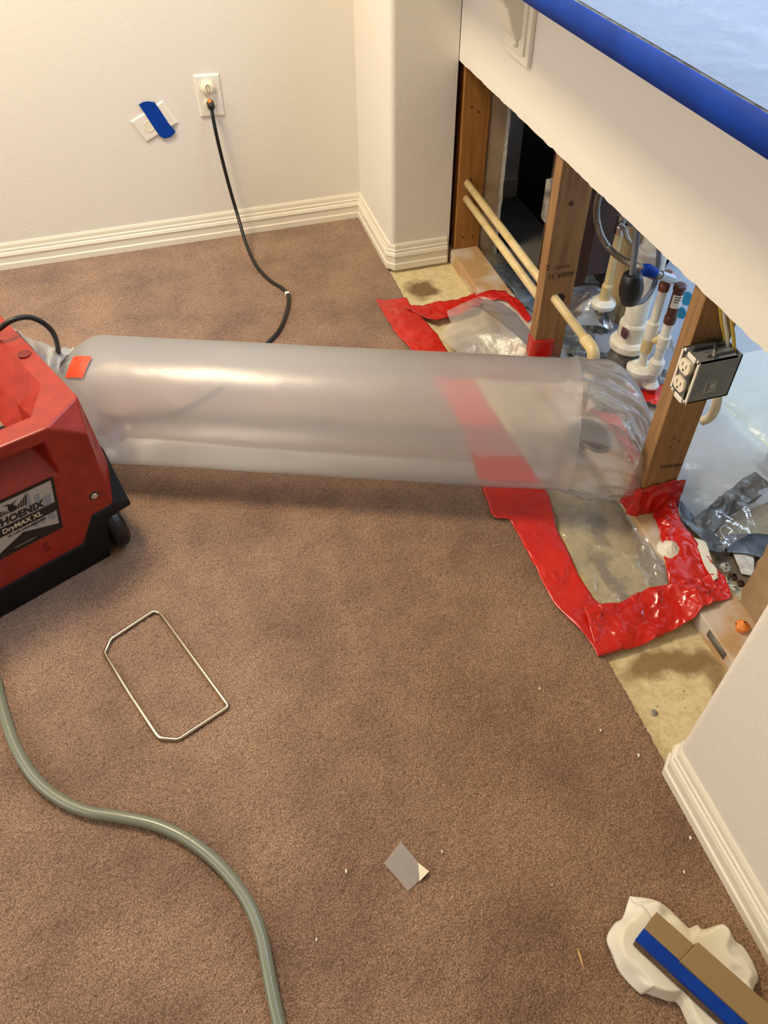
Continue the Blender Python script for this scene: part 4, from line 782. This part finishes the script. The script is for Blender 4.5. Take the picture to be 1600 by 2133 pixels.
# crumpled film collar that joins machine and duct
mb = MB(); rows = []
cst = Vector((0.088, 0.34, 0.215 + Z0)); Rz = Matrix.Rotation(-ANG, 3, 'Z')
ce = Rz @ (Vector((A0.x, A0.y, 0.17)) + axh * 0.012 - DO); dax = Rz @ axh; dn = Rz @ nd
for i in range(25):
    t = i / 24; c = cst.lerp(ce, t); rad = 0.175 * (1 - t) + 0.115 * t - 0.022 * math.sin(math.pi * t); row = []
    for q in range(49):
        a_ = 2 * math.pi * q / 48; ca, sa = math.cos(a_), math.sin(a_); rr = rad + 0.016 * nz((t * 3, ca * 1.6, sa * 1.6), 2.3) + 0.010 * abs(nz((t * 5, ca * 3, sa * 3), 2.0))
        dirn = (Vector((0, 1, 0)) * (1 - t) + dn * t).normalized(); row.append(tuple(c + dirn * ca * rr + Vector((0, 0, sa * rr))))
    rows.append(row)
mb.grid(rows); obj('film_collar', mb, 'collar_film', deh, local=True, smooth=True)

# ------------------------------------------------------------------ loose things on the carpet
fr = [(217, 1362), (230, 1332), (312, 1278), (320, 1274), (328, 1274), (335, 1280), (396, 1362), (470, 1462), (474, 1468), (473, 1474), (380, 1535), (371, 1541), (336, 1538), (328, 1532), (280, 1460)]
pts = [at(u, v_, z=CZ + 0.005) for u, v_ in fr]; cl = []
for i, p in enumerate(pts):
    a_ = pts[i - 1]; b_ = pts[(i + 1) % len(pts)]
    for q in (p.lerp(a_, min(0.3, 0.004 / max(1e-6, (p - a_).length))), p.lerp(b_, min(0.3, 0.004 / max(1e-6, (p - b_).length)))): cl.append(q)
tag(obj('wire_frame', MB().tube(cl, 0.0036, 10, closed=True), 'steel', smooth=True), 'bent metal rod frame with clipped corners lying on carpet', 'metal frame')
hpz = [(-60, 1330), (-15, 1400), (2, 1465), (30, 1550), (70, 1618), (120, 1662), (180, 1690), (250, 1702), (330, 1720), (400, 1755), (462, 1807), (512, 1872), (543, 1945), (560, 2030), (574, 2100), (590, 2170), (605, 2240)]
tag(obj('drain_hose', MB().tube(smooth_path([at(u, v_, z=CZ + 0.0105) for u, v_ in hpz], 8), 0.0105, 16), 'hose', smooth=True), 'grey-green drain hose snaking over the carpet at left', 'hose')
ctp = thing('packing_tape_piece', 'square clear tape scrap with a folded corner on carpet', 'tape', at(845, 1805, z=CZ))
q = [at(u, v_, z=CZ + 0.003) for u, v_ in ((835, 1753), (872, 1798), (894, 1815), (850, 1856), (800, 1798))]
mb = MB(); mb.prism(q, (0, 0, 0.0008)); obj('strip', mb, 'packing_tape', ctp)
q = [at(871, 1797, z=CZ + 0.0042), at(894, 1815, z=CZ + 0.010), at(874, 1836, z=CZ + 0.0042)]; mb = MB(); mb.prism(q, (0, 0, 0.0005)); obj('folded_corner', mb, 'label_cream', ctp)
# rag
out = [(1312, 1867), (1350, 1872), (1385, 1888), (1425, 1925), (1436, 1934), (1452, 1928), (1466, 1937), (1502, 1926), (1515, 1935), (1530, 1960), (1550, 1975), (1571, 2012), (1578, 2040), (1568, 2070), (1600, 2140), (1560, 2190), (1480, 2185), (1440, 2150), (1432, 2130), (1412, 2090), (1390, 2085), (1345, 2070), (1330, 2068), (1292, 2027), (1275, 1990), (1264, 1955), (1280, 1925), (1297, 1912)]
oc_ = [at(u, v_, z=CZ + 0.004) for u, v_ in out]; cen = at(1425, 2025, z=CZ + 0.02)
rows = []; NN = 112; ol = smooth_path(oc_ + [oc_[0]], 4); NN = len(ol)
for i in range(40):
    t = i / 39; row = []
    for q in range(NN):
        p = cen.lerp(ol[q], t); z_ = CZ + 0.003 + (0.022 * (1 - t ** 3) + 0.020 * max(0, 1 - 4 * abs(nz((p.x, p.y, 0), 9))) + 0.012 * max(0, 1 - 4 * abs(nz((p.x, p.y, 3), 17))) + 0.012 * abs(nz((p.x, p.y, 1), 20))) * min(1, (1.02 - t) * 6) + 0.010 * math.sin(math.pi * min(1, t)) ** 2
        row.append((p.x, p.y, min(z_, 0.047 + 0.002 * nz(p, 20))))
    rows.append(row)
mb = MB(); mb.grid(rows); tag(obj('rag', mb, 'rag', smooth=True, solid=0.0015), 'crumpled white cloth rag under the taped block', 'cloth')
# taped block
blk = thing('taped_block', 'wooden block with brown and blue tape resting on the white rag', 'block', at(1480, 2040, z=CZ + 0.045))
zb = 0.085
c0 = at(1343, 1934, z=zb); c1 = at(1372, 1902, z=zb); e0 = at(1570, 2140, z=zb); dirb = (e0 - c0); dirb.z = 0; Lb = dirb.length + 0.05; dirb.normalize(); nb = Vector((-dirb.y, dirb.x, 0))
wb = abs((c1 - c0).dot(nb)); sg = 1 if (c1 - c0).dot(nb) > 0 else -1; nb = nb * sg
def B(l, w_, z_): return tuple(Vector((c0.x, c0.y, 0)) + dirb * l + nb * w_ + Vector((0, 0, z_)))
obj('core', MB().hexa([B(0, -.020, zb - .034), B(Lb, -.020, zb - .034), B(Lb, wb + .004, zb - .034), B(0, wb + .004, zb - .034), B(0, -.016, zb - .016), B(Lb, -.016, zb - .016), B(Lb, wb, zb - .001), B(0, wb, zb - .001)]), 'block_wood', blk, bevel=0.002)
obj('brown_strip', MB().hexa([B(0.0, 0, zb - .010), B(.062, 0, zb - .010), B(.062, wb, zb - .010), B(0, wb, zb - .010), B(0.0, 0, zb), B(.060, 0, zb), B(.064, wb, zb), B(0, wb, zb)]), 'brown_tape', blk, bevel=0.001)
obj('brown_strip', MB().hexa([B(.060, -.002, zb - .010), B(Lb, -.002, zb - .010), B(Lb, wb + .006, zb - .010), B(.064, wb + .006, zb - .010), B(.060, -.002, zb + .004), B(Lb, -.002, zb + .004), B(Lb, wb + .006, zb + .004), B(.066, wb + .006, zb + .004)]), 'brown_tape', blk, bevel=0.001)
obj('blue_strip', MB().hexa([B(-.001, -.017, zb - .022), B(Lb, -.017, zb - .022), B(Lb, .001, zb - .012), B(-.001, .001, zb - .012), B(-.001, -.0165, zb - .012), B(Lb, -.018, zb - .010), B(Lb, 0, zb + .0015), B(-.001, 0, zb - .001)]), 'blue_tape', blk, bevel=0.001)
# crumbs
for k, (u, v_, s_, ds) in enumerate(((721, 1815, .004, 'thin white sliver on carpet left of the clear tape'), (921, 1774, .003, 'white crumb on carpet right of the clear tape'), (659, 1957, .003, 'white crumb on carpet below the clear tape'), (1124, 1434, .003, 'white crumb on carpet left of the bare plywood'), (1330, 1573, .004, 'white chip on carpet near the baseboard corner'), (1438, 1745, .0035, 'white crumb beside the near baseboard'), (1425, 1816, .003, 'tan crumb between rag and near baseboard'), (1150, 1843, .002, 'tiny white crumb on carpet above the splinter'), (1251, 1521, .003, 'white crumb on carpet below the red tape corner'))):
    q = at(u, v_, z=CZ + 0.002); mb = MB(); mb.hexa([(q.x - s_ * .5, q.y - s_, q.z - .001), (q.x + s_ * .4, q.y - s_ * .8, q.z - .001), (q.x + s_ * .6, q.y + s_, q.z - .001), (q.x - s_ * .3, q.y + s_ * .7, q.z - .001), (q.x - s_ * .3, q.y - s_ * .8, q.z + s_ * .6), (q.x + s_ * .3, q.y - s_ * .6, q.z + s_ * .7), (q.x + s_ * .4, q.y + s_ * .8, q.z + s_ * .5), (q.x - s_ * .2, q.y + s_ * .5, q.z + s_ * .6)])
    tag(obj('debris_chip', mb, 'chip'), ds, 'debris', 'crumbs on the carpet')
sp_ = [at(1203, 1976, z=CZ + 0.003), at(1209, 1993, z=CZ + 0.004), at(1216, 2018, z=CZ + 0.003)]
tag(obj('wood_splinter', MB().tube(sp_, [0.0008, 0.0018, 0.0005], 6), 'splinter'), 'yellow wood splinter on the carpet left of the rag', 'debris')
# ceiling lamp of the room (out of view) and window frames
lp = thing('ceiling_lamp', 'square frosted ceiling lamp of the room', 'lamp', (-1.40, 1.80, 2.40)); obj('rim', MB().box((-1.65, 1.55, 2.405), (-1.15, 2.05, 2.44)), 'white_plastic', lp)
for o in bpy.data.objects:
    if '_loc' in o: del o['_loc']
